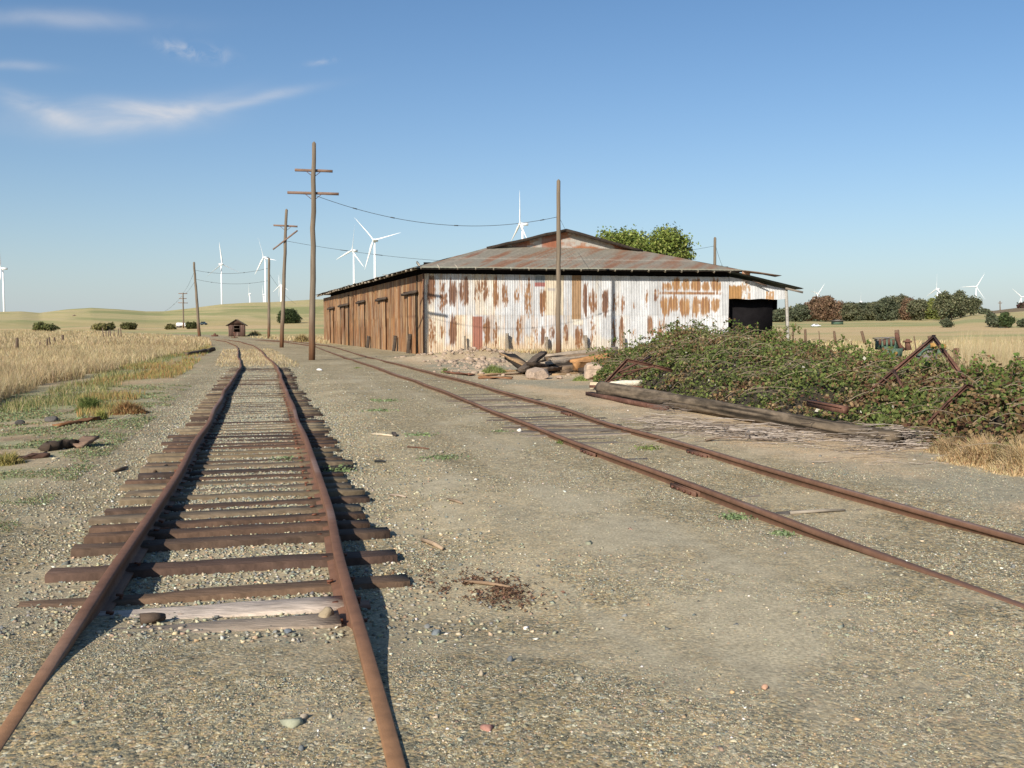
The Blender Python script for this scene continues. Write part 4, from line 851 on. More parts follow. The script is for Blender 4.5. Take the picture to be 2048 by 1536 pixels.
def rl(cx, cz, rx, rz, n, seed, ry=None):
    g = np.random.default_rng(seed); o = []
    for i in range(n):
        a = g.uniform(0, 2*pi); q = sqrt(g.uniform(0, 1))*.72; s = g.uniform(.3, .5)
        o.append((cx+cos(a)*q*rx, g.uniform(-.5, .5)*(ry or rx), cz+sin(a)*q*rz, rx*s, (ry or rx)*s, rz*s*1.05))
    return o
# walnut-like tree behind the warehouse roof
tb = at(1310, 690, 138); tb[2] = tz(tb[0], tb[1])
def tl(px, py, rp, ry=1.): 
    q = at(px, py, 138)-tb; k = 138/F_PX; return (q[0], RNG.uniform(-2.5, 2.5), q[2], rp*k, rp*k*1.2, rp*k*ry)
LB = [tl(1215, 476, 17), tl(1235, 483, 20), tl(1256, 478, 18), tl(1280, 484, 24), tl(1270, 500, 24), tl(1300, 500, 16), tl(1322, 478, 20), tl(1335, 474, 17), tl(1350, 482, 20), tl(1335, 500, 28), tl(1320, 517, 22), tl(1368, 503, 17), tl(1376, 512, 14), tl(1350, 520, 25), tl(1290, 525, 30), tl(1245, 505, 26), tl(1320, 555, 55, .7), tl(1260, 550, 45, .7)]
LB += [tl(1300+RNG.uniform(-95, 75), 485+RNG.uniform(-14, 40), RNG.uniform(6, 13)) for _ in range(16)]
tree('walnut_tree', tb, LB, 22000, .24, [(.16, .205, .045), (.22, .26, .065), (.11, .15, .035), (.28, .30, .09)], 'broad yellow green tree rising behind the right slope of the warehouse roof', trunk_r=.45, csz=.5, nper=8, shell=.45, w=[.35, .3, .2, .15])
# round bush on the hill foot
bb = hit(577, 647); k = bb[1]/F_PX
tree('round_tree', bb, [(0, 0, 15*k, 19*k, 19*k, 13*k), (-10*k, 0, 8*k, 12*k, 12*k, 9*k), (11*k, 0, 9*k, 14*k, 12*k, 10*k), (-2*k, 0, 20*k, 12*k, 12*k, 8*k)], 9000, .2, [(.045, .065, .025), (.03, .048, .02), (.07, .09, .035)], 'dark green round tree on the hill foot between two poles', trunk_r=.2, csz=.25, shell=.75)
# left field shrubs
for (px, py, wpx, hpx, cols, lab) in [(82, 664, 50, 21, [(.12, .13, .045), (.17, .17, .06), (.08, .09, .035)], 'olive green shrub with a flat spread, leftmost in the field'), (194, 661, 44, 15, [(.22, .19, .08), (.17, .16, .06)], 'pale brownish shrub in the field near the thin fence sticks'), (219, 660, 20, 13, [(.15, .14, .055), (.10, .1, .04)], 'small olive shrub touching the pale brownish one'), (257, 659, 29, 14, [(.13, .13, .05), (.09, .09, .035)], 'olive shrub standing alone, rightmost of the shrubs before the distant pole'), (341, 659, 14, 9, [(.14, .13, .05)], 'tiny shrub just left of the white truck'), (381, 658, 20, 13, [(.10, .11, .04), (.07, .075, .03)], 'dark shrub between the white truck and the leaning pole')]:
    q = hit(px, py); k = q[1]/F_PX; g = np.random.default_rng(px)
    L_ = [(g.uniform(-.36, .36)*wpx*k, g.uniform(-.3, .3)*wpx*k, hpx*k*g.uniform(.3, .6), wpx*k*g.uniform(.14, .24), wpx*k*.25, hpx*k*g.uniform(.3, .5)) for _ in range(7)]
    tree('field_shrub', q, L_, 2600, .26*q[1]/250, cols, lab, 'shrub', 'shrubs in the left field', trunk_r=.12, csz=.25*q[1]/250, shell=.5, limbs=2)
q = hit(355, 618.5); tree('ridge_tree', q, rl(0, 2.5, 5.5, 2.8, 5, 3), 700, .7, [(.06, .07, .05)], 'low dark tree on the skyline above the white truck', trunk_r=.3, csz=.6, limbs=2)
# tree belt on the right
BR_ = [(.19, .115, .072), (.15, .10, .062), (.22, .145, .09)]; GR_ = [(.095, .11, .065), (.075, .088, .055), (.12, .13, .075)]; OL_ = [(.14, .14, .078), (.11, .115, .066)]; YG_ = [(.18, .20, .06), (.24, .24, .07), (.14, .17, .055)]; GG_ = [(.13, .14, .08), (.17, .17, .095), (.10, .11, .06)]  # belt leaf tones lightened, distance haze is put into the colour
belt = [(1556, 622, 24, GR_, 'dark green tree seen under the lean-to roof beside its post'), (1578, 617, 26, OL_, 'olive tree just right of the lean-to post'), (1600, 613, 30, GR_, 'dark green tree left of the rusty brown one'), (1617, 607, 26, BR_, 'smaller rusty brown tree at the left of the highest brown crown'), (1638, 596, 34, BR_, 'rusty brown tree with the tallest crown of the left belt'), (1655, 594, 30, BR_, 'brown tree leaning against the tallest brown crown on its right'), (1680, 604, 32, BR_, 'broad rusty brown tree above the green hut'), (1703, 608, 28, OL_, 'olive brown tree right of the green hut'), (1722, 608, 28, GR_, 'dark tree under the small far turbine'), (1746, 605, 30, OL_, 'olive tree left of the high middle crowns'), (1770, 596, 34, GR_, 'dark green tree on the left of the high middle crowns'), (1797, 593, 36, OL_, 'tall olive tree in the middle of the belt'), (1816, 598, 26, BR_, 'brown tinted tree right of the high middle crowns'), (1838, 600, 28, OL_, 'olive tree beside the start of the yellow green trees'), (1862, 598, 30, YG_, 'yellow green tree at the left of the bright clump'), (1884, 590, 28, YG_, 'brightest yellow green tree of the belt'), (1876, 616, 24, GR_, 'low dark tree in front of the yellow green ones')]
for i, (px, pt, wpx, cols, lab) in enumerate(belt):
    Y = 330+(i*37 % 60); xx = at(px, 648, Y)[0]; g = tz(xx, Y); k = Y/F_PX; H_ = at(px, pt, Y)[2]-g
    rx = wpx*k*.62; L_ = rl(0, H_*.6, rx, H_*.42, 9, i+50)+rl(0, H_*.3, rx*.95, H_*.3, 5, i+90)
    L_ = [l for l in L_]+[(0, 0, H_*.82, rx*.5, rx*.5, H_*.18)]
    tree('belt_tree', (xx, Y, g), L_, 6500, .42, cols, lab, 'tree', 'trees of the belt beyond the right field', trunk_r=.35, csz=.55, nper=12, shell=.7, limbs=3)
for i, (px, pt, wpx, cols, lab) in enumerate([(1885, 584, 22, GG_, 'tall loose grey green tree directly before the upright turbine'), (1903, 585, 26, GG_, 'loose grey green tree left of the tallest one'), (1921, 580, 24, GG_, 'tallest loose grey green tree at the right of the belt'), (1941, 592, 18, GG_, 'slim leaning grey green tree at the right end of the belt')]):
    Y = 315+i*9; xx = at(px, 648, Y)[0]; g = tz(xx, Y); k = Y/F_PX; H_ = at(px, pt, Y)[2]-g; rx = wpx*k*.6; ln = 1.2 if i == 3 else 0
    L_ = [(ln*q+a, b, c, r1*.75, r2*.75, r3*.7) for q, (a, b, c, r1, r2, r3) in zip(np.linspace(0, 1.5, 15), sorted(rl(0, H_*.55, rx, H_*.52, 15, i+150), key=lambda v: v[2]))]
    tree('slender_tree', (xx, Y, g), L_, 3600, .42, cols, lab, 'tree', 'loose slender trees at the end of the belt', trunk_r=.3, csz=.6, nper=9, shell=.5, limbs=7)
for (px, py, pt, wpx, cols, lab) in [(1978, 654, 627, 22, GR_, 'left one of the small round trees in the right field'), (1996, 655, 634, 20, GR_, 'lowest of the small round trees in the right field'), (2014, 656, 625, 28, [(.05, .075, .03), (.07, .095, .035)], 'largest small round tree with a forked trunk in the right field'), (2044, 655, 642, 10, GR_, 'tiny round shrub at the right edge of the field'), (1966, 640, 620, 16, GR_, 'dark tree behind the small round ones, near the short pale pole'), (2046, 630, 606, 16, [(.10, .05, .05), (.07, .07, .04)], 'reddish tree on the brown hill at the right edge'), (1895, 655, 640, 22, GR_, 'dark low bush at the foot of the loose trees')]:
    q = hit(px, py) if py > 645 else None
    if q is None or q[1] > 420: Y = 380 if py > 635 else 600; x_ = at(px, py, Y)[0]; q = np.array((x_, Y, tz(x_, Y)))
    k = q[1]/F_PX; H_ = max(at(px, pt, q[1])[2]-q[2], 1.5); rx = wpx*k*.5
    tree('small_tree', q, rl(0, H_*.58, rx, H_*.45, 8, px), 2600, .3*q[1]/250, cols, lab, 'tree', 'small trees in and behind the right field', trunk_r=.15, csz=.3*q[1]/250, shell=.7, limbs=3)
# far wooded base mass behind the belt
n = 14000; xs = RNG.uniform(0, 1, n); pxs = 1545+xs*380; Ys = RNG.uniform(395, 430, n); X = (pxs-1024)/F_PX*Ys; G_ = terr(X, Ys); H_ = (np.interp(pxs, [1545, 1600, 1640, 1700, 1760, 1800, 1850, 1930], [624, 615, 604, 612, 604, 600, 606, 620]))
top = EYE+(655-H_)/F_PX*Ys; zz_ = G_+(top-G_)*RNG.uniform(0, 1, n)**.8*(.85+.3*fbm(pxs*.12, pxs*0, 6))
o = mesh('distant_wood', [leaves(np.c_[X, Ys, zz_], RNG.uniform(.5, 1.0, n), pal(n, GR_+OL_, .15))], M['leaf']); tag(o, 'dark mass of far woodland filling in behind the tree belt', 'woodland', kind='stuff')

# far buildings and vehicles
def vehicle(px0, px1, py0, py1, label, cm, kind):
    q = hit((px0+px1)/2, py1); Y = q[1]; Lm = (px1-px0)*Y/F_PX; Hm = (py1-py0)*Y/F_PX; root = thing(kind, label, kind.replace('_', ' '), q)
    x0 = q[0]-Lm/2; z = q[2]+Hm*.18
    if kind == 'tank_truck':
        mesh('tank', [tube([(x0, Y, z+Hm*.45), (x0+.15, Y, z+Hm*.45), (x0+Lm*.68, Y, z+Hm*.45), (x0+Lm*.7, Y, z+Hm*.45)], [Hm*.2, Hm*.38, Hm*.38, Hm*.2], 12)], cm, root)
        cb = mesh('cab', [beam((x0+Lm*.86, Y-Hm*.35, z+Hm*.38), (x0+Lm*.86, Y+Hm*.35, z+Hm*.38), Lm*.24, Hm*.75, rnd=.15)], cm, root); mesh('window', [box((x0+Lm*.9, Y-Hm*.37, z+Hm*.5), (Lm*.12, .05, Hm*.25))], M['glass'], cb)
    else:
        V = [(0, .15), (0, .5), (.12, .55), (.25, .95), (.62, .95), (.75, .58), (1, .5), (1, .15)]; n_ = len(V)
        P = np.array([(x0+a*Lm, Y+s*.8, q[2]+b*Hm) for s in (-1, 1) for a, b in V]); Fs = [np.array([[i, (i+1) % n_, (i+1) % n_+n_, i+n_] for i in range(n_)]), np.array([list(range(n_))[::-1]]), np.array([list(range(n_, 2*n_))])]
        cb = mesh('body', [(P, Fs)], cm, root); mesh('window', [box((x0+Lm*.43, Y-.82, q[2]+Hm*.72), (Lm*.36, .05, Hm*.26))], M['glass'], cb)
    for f_ in ((.15, .82) if kind != 'tank_truck' else (.12, .3, .85)):
        mesh('wheel', [tube([(x0+Lm*f_, Y-.85, q[2]+Hm*.17), (x0+Lm*f_, Y+.85, q[2]+Hm*.17)], Hm*.18, 12)], M['rubber'], root)
vehicle(353, 377, 645.5, 655, 'white tank truck parked far off behind the dry grass, beside a distant pole', M['carwhite'], 'tank_truck')
vehicle(401, 413, 643, 650, 'dark car on the far farm road just right of the leaning pole', M['carblue'], 'car')
vehicle(1623, 1640, 648, 653.5, 'low white car far off in the straw field before the tree belt', M['carwhite'], 'car')
q = hit(1678, 649); k = q[1]/F_PX; r_ = thing('green_hut', 'small green hut with a low roof in front of the rusty brown trees', 'hut', q); mesh('wall', [box(q+[0, 1.5, 3.5*k], (17*k, 3, 7*k))], M['green'], r_); mesh('roof', [beam(q+[-11*k, 1.5, 7.3*k], q+[11*k, 1.5, 7.3*k], 4, 1.0*k), beam(q+[-5*k, 1.5, 8.6*k], q+[4*k, 1.5, 8.6*k], 2.5, 1.6*k)], M['rubber'], r_)

# ================================================================== FENCE POSTS
def fpost(px, py, pxt, pyt, Y, r, label, grp, col=(.13, .085, .055)):
    b = at(px, py, Y); g = tz(b[0], b[1]); t = at(pxt, pyt, Y); 
    tag(mesh('fence_post', [withcol(tube([(b[0], b[1], g-.1), (np.array((b[0], b[1], g))+t)/2, t], [r, r*.95, r*.85], 7, jit=.08), col)], M['timber']), label, 'fence post', grp)
G1 = 'fence posts beyond the brambles'; Yf = 88
for (px, pxt, pyt, r, lab) in [(1550, 1546, 667, .12, 'leaning fence post seen under the lean-to roof'), (1586, 1586, 660, .09, 'thin dead-looking fence post right of the lean-to post'), (1612, 1610, 658.5, .13, 'stout upright fence post, first in the open right of the lean-to'), (1641, 1637.5, 662, .045, 'thin steel-like fence picket between two stout posts'), (1672, 1668, 662, .13, 'second stout fence post, leaning slightly left'), (1703, 1702, 682, .05, 'very short thin picket in the dry grass'), (1732, 1723, 662.5, .15, 'thick fence post leaning strongly left beside the green machine')]:
    fpost(px, 690, pxt, pyt, Yf, r, lab, G1)
for (px, pxt, pyt, Y, r, lab) in [(1800, 1793.5, 660, 45, .12, 'broken thick post standing behind the green machine'), (1871, 1859, 672, 45, .12, 'leaning post behind the top of the steel frame'), (1838, 1828, 672, 42, .03, 'thin leaning rod between the two machines')]:
    fpost(px, 700, pxt, pyt, Y, r, lab, G1)
G2 = 'fence posts in the left field'
for (px, py, pxt, pyt, r, lab) in [(34, 702, 34.5, 676, .13, 'stout fence post farthest left in the tall grass'), (79, 694, 80, 684, .06, 'short thin fence stake left of the leaning pair'), (94, 696, 95, 677, .08, 'fence stake leaning right, left of a close pair'), (101, 692, 98.5, 674, .07, 'fence stake leaning left, right of a close pair'), (111, 690, 108.5, 674.5, .08, 'fence stake leaning left before the dark stout post'), (125.5, 688, 125.5, 669.5, .11, 'dark stout upright post right of the stakes in the grass')]:
    q = hit(px, py+4); fpost(px, py+4, pxt, pyt, q[1], r*q[1]/75, lab, G2, (.10, .07, .05))
for i, px in enumerate([207, 212, 216, 222, 228, 235, 243]):
    lab = ['dark fence stick leaning left at the left end of the far row', 'tall fence stick in the far row beside a leaning one', 'short fence stick close behind the far row start', 'middle fence stick of the far row', 'thin fence stick right of the row middle', 'second last thin fence stick of the far row', 'last thin fence stick of the far row before the lone shrub'][i]
    fpost(px, 674, px-2+(i % 3)*2, 656+(i*5) % 6, 130, .07, lab, 'thin sticks of the far fence row', (.13, .09, .07))

# ================================================================== DEBRIS: LYING POLE, BEAMS, PLANKS
def lay(name, p0, p1, w_, h_, col, label, cat, group=None, seg=6, jit=.012, rnd=.15, m='timber', roll=0, taper=1):
    o = mesh(name, [withcol(beam(p0, p1, w_, h_, seg, jit, roll, taper, rnd), col)], M[m]); tag(o, label, cat, group); return o
a = flat(1203, 794); b = flat(1795, 894); d = b-a
P = a+d*np.linspace(0, 1, 70)[:, None]; P[:, 2] = terr(P[:, 0], P[:, 1])+.19+np.linspace(.04, -.08, 70); tbp = tube(P, np.linspace(.19, .13, 70), 36)
qa, ql = np.tile(np.arange(36), 70), np.repeat(np.arange(70), 36); ang_ = fbm(qa*.35, ql*.10, 4); crk = sst(.56, .66, fbm(qa*.75, ql*.07, 14, 3)); pat = sst(.5, .6, fbm(qa*.3, ql*.35, 24, 4)); cl = np.array((.15, .115, .08))[None]*(.55+.8*ang_)[:, None]*(1-.75*crk)[:, None]*(1-.45*pat)[:, None]; cen = P[ql]; tbp = (cen+(tbp[0]-cen)*(1-.10*crk)[:, None], tbp[1])
M['log'] = mat('log_wood', attr=True, rough=.92, var=.5, scale=10, stretch=(1, .25, 1), bump=.012, detail=8)
o = mesh('fallen_pole', [(tbp[0], tbp[1], cl)], M['log'], smooth=False); tag(o, 'long weathered pole lying on the ground along the front of the brambles', 'log')
a = flat(1178, 791); b = flat(1330, 822); a[2] = b[2] = .05; tag(mesh('steel_beam', [beam(a, b, .2, .10, 3, .004)], M['beamrust']), 'flat rusty beam lying under the thick end of the fallen pole', 'beam', 'rusty steel scrap by the brambles')
a = flat(1180, 773, .1); b = flat(1285, 774, .12); tag(mesh('steel_beam', [beam(a, b, .12, .07, 3, .004)], M['beamrust']), 'thin rusty bar lying just behind the thick end of the fallen pole', 'beam', 'rusty steel scrap by the brambles')
a = flat(1183, 776, .05); tag(mesh('concrete_block', [withcol((lambda r: (r[0], r[1]))(beam(a+[.05, .2, .03], a+[.45, .35, .03], .4, .26, 3, .01, rnd=.1)), (.50, .40, .27))], M['stone']), 'tan block behind the thick end of the fallen pole', 'block')
a = flat(1250, 768, .15); tag(mesh('white_slab', [withcol(beam(a-[.5, 0, 0], a+[.5, .2, .05], .6, .12, 4, .02), (.62, .56, .45))], M['stone']), 'pale slab lying under the rusty frame at the bramble edge', 'slab')

GS = 'rusty steel scrap by the brambles'
def chan(pts, Y, w_, label, name='steel_frame', extra=()):
    parts = []
    P = [at(x, y, Yq) for x, y, Yq in pts]
    for p, q in zip(P[:-1], P[1:]):
        d_, s_, u_ = frame(q-p); parts.append(beam(p, q, w_*.18, w_)); parts.append(beam(p+u_*w_*.41+s_*w_*.32, q+u_*w_*.41+s_*w_*.32, w_*.64, w_*.16)); parts.append(beam(p-u_*w_*.41+s_*w_*.32, q-u_*w_*.41+s_*w_*.32, w_*.64, w_*.16))
    for (x0, y0, Y0, x1, y1, Y1, ww_) in extra: parts.append(beam(at(x0, y0, Y0), at(x1, y1, Y1), ww_, ww_*.5))
    tag(mesh(name, parts, M['beamrust']), label, 'steel frame', GS)
chan([(1205, 772, 24.6), (1230, 745, 24.7), (1254, 720, 24.8), (1304, 731, 24.6), (1345, 742, 24.6)], 0, .09, 'bent rusty frame with cross bars at the left end of the brambles', extra=[(1236, 745, 24.9, 1302, 713, 26, .08), (1238, 746, 24.8, 1308, 733, 24.2, .08), (1215, 764, 24.6, 1285, 737, 25.2, .07)])
chan([(1698, 818, 17.75), (1740, 782, 18.0), (1788, 741, 18.3), (1868, 673, 19.2), (1921, 745, 17.2), (1930, 757, 16.9)], 0, .075, 'tall angled rusty frame poking up like a peaked roof out of the brambles', extra=[(1788, 741, 18.2, 1812, 790, 17.3, .05)])
chan([(1856, 846, 14.9), (1894, 806, 15.1), (1934, 769, 15.3), (1973, 786, 15.0)], 0, .06, 'small bent rusty frame corner at the right of the brambles')
tag(mesh('steel_beam', [beam(at(1428, 764, 23.7), at(1612, 806, 20.2), .1, .12)], M['beamrust']), 'long rusty beam buried in the middle of the brambles', 'beam', GS)
tag(mesh('steel_beam', [beam(at(1618, 806, 17.35), at(1692, 820, 16.2), .1, .12), beam(at(1618, 801, 17.4), at(1692, 815, 16.25), .2, .02)], M['beamrust']), 'bright rust red beam end showing low in the brambles', 'beam', GS)

# plank heap
PLK = [(.26, .17, .095), (.33, .22, .12), (.20, .14, .09), (.38, .28, .17), (.13, .09, .06), (.30, .24, .18)]
def plank(x0, y0, Y0, x1, y1, Y1, w_, h_, label, col=None, roll=0):
    lay('plank', at(x0, y0, Y0), at(x1, y1, Y1), w_, h_, col or random.choice(PLK), label, 'plank', 'planks of the heap before the warehouse', 6, .015, .1, roll=roll)
plank(1005, 706, 39, 1066, 738, 36, .30, .07, 'pale pointed plank sloping down right at the left end of the heap', (.33, .21, .11))
plank(1020, 712, 38.6, 1058, 742, 36.5, .45, .22, 'black rotten timber under the pale pointed plank', (.035, .027, .02))
plank(1042, 741, 35.5, 1088, 705, 37, .30, .12, 'dark plank rising to the right and crossing the pale pointed one', (.095, .072, .055))
for i, (x0, y0, x1, y1, lab) in enumerate([(1088, 716, 1232, 701, 'long topmost plank of the heap reaching right to the wall'), (1092, 721, 1215, 709, 'long tan plank just below the topmost one'), (1100, 719, 1190, 713, 'short plank wedged beneath the two long top planks'), (1140, 727, 1226, 712, 'thick orange brown timber in the middle of the heap'), (1072, 722, 1105, 727, 'small square-ended plank behind the dark crossing one'), (1084, 732, 1120, 729, 'short tan board at the left middle of the heap'), (1086, 727, 1140, 721, 'brown board above the short tan board'), (1120, 738, 1200, 727, 'brown timber in the lower middle of the heap'), (1126, 744, 1172, 740, 'pale flat block-like board low in the heap'), (1150, 733, 1215, 724, 'grey brown board beneath the thick orange timber'), (1108, 751, 1162, 747, 'thin board on the ground below the heap'), (1085, 738, 1118, 737, 'short board resting beside the large boulder'), (1060, 727, 1090, 733, 'dark short timber between the crossed planks and the heap'), (1160, 741, 1225, 733, 'dark long board at the foot of the heap near the brambles')]):
    Y = 39.5-i*.32; zs = (.32 if 'thick' in lab or 'topmost' in lab else random.uniform(.10, .2)); plank(x0, y0, Y, x1, y1, Y+random.uniform(.6, 1.8), random.uniform(.22, .4), zs, lab, (.36, .19, .08) if 'orange' in lab else ((.05, .035, .025) if 'dark' in lab else None))
# dark core filling the heap
tag(mesh('heap_core', [withcol(beam(at(1068, 738, 38.2), at(1215, 733, 40), 1.4, .45, 6, .06), (.04, .03, .022))], M['timber']), 'dark block filling the inside of the plank heap', 'timber')
for i, (x0, y0, x1, y1, c_, lab) in enumerate([(960, 752, 1050, 747, (.33, .22, .13), 'flat weathered board on the ground left of the large boulder'), (958, 757, 1025, 758, (.2, .1, .05), 'broken rusty brown board on the ground below the flat board'), (972, 744, 1048, 742, (.3, .2, .11), 'narrow board on the ground by the green tufts'), (893, 746, 945, 751, (.17, .08, .05), 'thin brown board lying close to the siding rail')]):
    p = flat(x0, y0); q = flat(x1, y1); p[2] = tz(*p[:2])+.05; q[2] = tz(*q[:2])+.05; lay('board', p, q, .28, .05, c_, lab, 'board', 'boards lying by the plank heap', 5, .02)
# boulders & rubble
def boulder(px, pyb, wpx, hpx, label, col=(.37, .28, .21), seed=1):
    q = flat(px, pyb); q[2] = tz(q[0], q[1]); k = q[1]/F_PX; r_ = rock(q+[0, wpx*k*.3, hpx*k*.42], (wpx*k*.54, wpx*k*.45, hpx*k*.62), seed, 1.0, 4, .5)
    cv = np.array(col)[None]*(.8+.4*fbm(r_[0][:, 0]*9, r_[0][:, 2]*9+r_[0][:, 1]*4, seed))[:, None]
    tag(mesh('boulder', [(r_[0], r_[1], cv)], M['stone']), label, 'boulder', 'pinkish boulders by the plank heap')
boulder(1078, 758, 64, 24, 'largest pinkish conglomerate boulder, left of centre before the plank heap', seed=3)
boulder(1188, 760, 60, 33, 'pinkish boulder partly under the bramble edge right of the heap', seed=5)
boulder(1146, 744, 36, 15, 'pale squarish boulder under the plank heap', (.36, .31, .25), seed=8)
boulder(1118, 758, 14, 7, 'small stone just right of the largest boulder', seed=9)
rp_ = []; g = np.random.default_rng(4)
for i in range(620):
    px = g.normal(955, 50) if i < 480 else g.uniform(860, 1240); py = g.normal(719, 7) if i < 480 else g.uniform(718, 752)
    q = flat(px, py); q[2] = tz(q[0], q[1]); s = g.lognormal(-2.45, .5)*(q[1]/50); r_ = rock(q+[0, 0, s*.1], s, i+20, .7, 2, 1.2); rp_.append((r_[0], r_[1], np.array((.33, .25, .185))*g.uniform(.75, 1.2)))
o = mesh('rubble', rp_, M['stone']); tag(o, 'low bank of pinkish broken rubble in front of the warehouse corner', 'rubble', kind='stuff')
# left side timbers
p = flat(86, 902); q = flat(150, 893); p[2] = tz(*p[:2])+.05; q[2] = tz(*q[:2])+.05; lay('old_sleeper', p, q, .2, .12, (.06, .042, .03), 'dark rotten sleeper end lying in weeds left of the track', 'sleeper', seg=8, jit=.025, rnd=.3)
p = flat(148, 896); q = flat(184, 890); p[2] = tz(*p[:2])+.02; q[2] = tz(*q[:2])+.13; lay('board', p, q, .25, .05, (.2, .13, .09), 'flat brown board touching the dark rotten sleeper end', 'board')
p = flat(22, 918); q = flat(96, 912); p[2] = tz(*p[:2]); q[2] = tz(*q[:2])+.03; lay('board', p, q, .22, .07, (.09, .05, .035), 'crumbled brown board left of the dark sleeper end', 'board', jit=.012)
p = flat(112, 851); q = flat(196, 840); p[2] = tz(*p[:2])+.02; q[2] = tz(*q[:2])+.03; lay('board', p, q, .16, .06, (.19, .09, .04), 'long rusty brown board in the weeds beyond the sleeper end', 'board', jit=.02)
p = hit(404, 707); q = hit(428, 704); p[2] += .1; q[2] += .25; lay('old_sleeper', p, q, .26, .24, (.1, .075, .05), 'short sleeper lying tilted by the curve of the left track', 'sleeper', jit=.03, rnd=.3)
p = hit(372, 711); q = hit(412, 706); p[2] += .1; q[2] += .15; lay('old_sleeper', p, q, .25, .2, (.09, .07, .05), 'thin sleeper piece in front of the tilted one by the curve', 'sleeper', jit=.03)
for i, (x0, y0, x1, y1, r_, c_, lab) in enumerate([(742, 866, 785, 872, .018, (.5, .42, .3), 'pale straight stick on the gravel between the tracks'), (786, 869, 792, 873, .03, (.06, .05, .045), 'dark knob at the end of the pale stick'), (815, 894, 858, 899, .012, (.12, .06, .04), 'thin dark stick on the gravel below the pale one'), (305, 935, 342, 918, .025, (.13, .09, .06), 'dark stick lying against the sleepers on the left side'), (224, 935, 255, 925, .02, (.2, .14, .09), 'small brown stick on the left gravel verge'), (750, 916, 770, 918, .02, (.03, .03, .03), 'short black stick on the gravel right of the near track'), (1580, 1024, 1690, 1019, .018, (.28, .24, .19), 'long grey stick between the rails of the siding'), (930, 1147, 1020, 1164, .014, (.24, .16, .1), 'thin brown lath lying in the rust stain'), (845, 1066, 885, 1085, .02, (.33, .24, .16), 'flat tan splinter near the rust stain'), (282, 1248, 328, 1238, .035, (.10, .07, .05), 'dark chunk of wood beside the pale sleeper'), (780, 978, 812, 984, .014, (.33, .26, .2), 'faint tan splinter on the gravel above the rust stain'), (895, 996, 925, 1005, .014, (.22, .16, .11), 'faint brown splinter right of the faint tan one')]):
    p = flat(x0, y0); q = flat(x1, y1); p[2] = tz(*p[:2])+r_*.9; q[2] = tz(*q[:2])+r_*.9; m_ = (p+q)/2+[.01, .0, .006]
    tag(mesh('stick', [withcol(tube([p, m_, q], [r_, r_*1.05, r_*.7], 6, jit=.1), c_)], M['timber']), lab, 'stick', 'sticks and splinters on the ground')
# rust-coloured bark crumbs
n = 2600; g = RNG; cx = np.where(g.uniform(0, 1, n) < .7, g.normal(985, 50, n), g.normal(930, 70, n)); cy = 1150+ (cx-985)*.18+g.normal(0, 14, n)
keep = fbm(cx*.045, cy*.09, 5)+g.uniform(-.15, .15, n) > .47; cx = cx[keep]; cy = cy[keep]; Q = np.array([flat(a_, b_, .05) for a_, b_ in zip(cx, cy)]); Q[:, 2] = terr(Q[:, 0], Q[:, 1])+.012
o = mesh('bark_litter', [leaves(Q, g.uniform(.006, .018, len(Q)), pal(len(Q), [(.15, .09, .055), (.22, .13, .08), (.09, .05, .035)]), nrm=np.tile(np.array((0, 0, 1.)), (len(Q), 1)), spread=.6)], M['leaf']); tag(o, 'dark red brown crumbs of rotten wood scattered on the gravel', 'wood litter', kind='stuff')
# single larger stones
for i, (px, py, wpx, hpx, c_, lab) in enumerate([(1020, 1303, 12, 12, (.12, .13, .14), 'dark grey pointed stone on the foreground gravel'), (975, 1467, 30, 9, (.33, .17, .13), 'flat brick red stone in the foreground'), (1038, 858, 10, 8, (.7, .68, .62), 'white round stone near the siding'), (608, 1445, 16, 12, (.33, .28, .22), 'tan lumpy stone left of the right foreground rail'), (963, 1343, 12, 11, (.36, .3, .22), 'light tan stone below the dark pointed one'), (603, 1510, 14, 10, (.15, .16, .16), 'dark stone close to the bottom edge of the picture'), (872, 1230, 22, 12, (.17, .19, .2), 'blue grey stone right of the near rail shadow'), (855, 1213, 14, 10, (.2, .2, .19), 'grey round stone just above the blue grey one'), (1530, 1378, 14, 11, (.45, .27, .18), 'orange brown stone in the right foreground'), (1465, 1389, 12, 7, (.55, .38, .2), 'ochre stone in the right foreground'), (576, 1236, 16, 9, (.14, .16, .18), 'small blue stone on the pale sleeper'), (101, 1126, 22, 13, (.45, .33, .2), 'yellow round stone left of the sleepers'), (640, 738, 14, 5, (.75, .75, .75), 'white flat scrap at the foot of the tallest pole'), (652, 1193, 34, 34, (.33, .26, .17), 'clod of dried mud against the near rail'), (156, 1215, 22, 24, (.36, .28, .18), 'clod of dried mud on the left of the left rail'), (40, 838, 20, 12, (.07, .065, .06), 'dark lump in the weeds farthest left'), (102, 832, 28, 14, (.11, .10, .09), 'grey brown lump beside the green bush on the left'), (740, 1452, 10, 8, (.2, .2, .2), 'small grey stone beside the near right rail')]):
    q = flat(px, py+hpx*.5, .08 if py > 1150 else 0); q[2] = tz(q[0], q[1]); k = np.hypot(q[1], EYE)/F_PX; r_ = rock(q+[0, 0, hpx*k*.35], (wpx*k*.55, wpx*k*.5, hpx*k*.6), i+300, 1, 2, .3)
    tag(mesh('stone', [withcol(r_, c_)], M['stone']), lab, 'stone', 'larger stones on the ground')

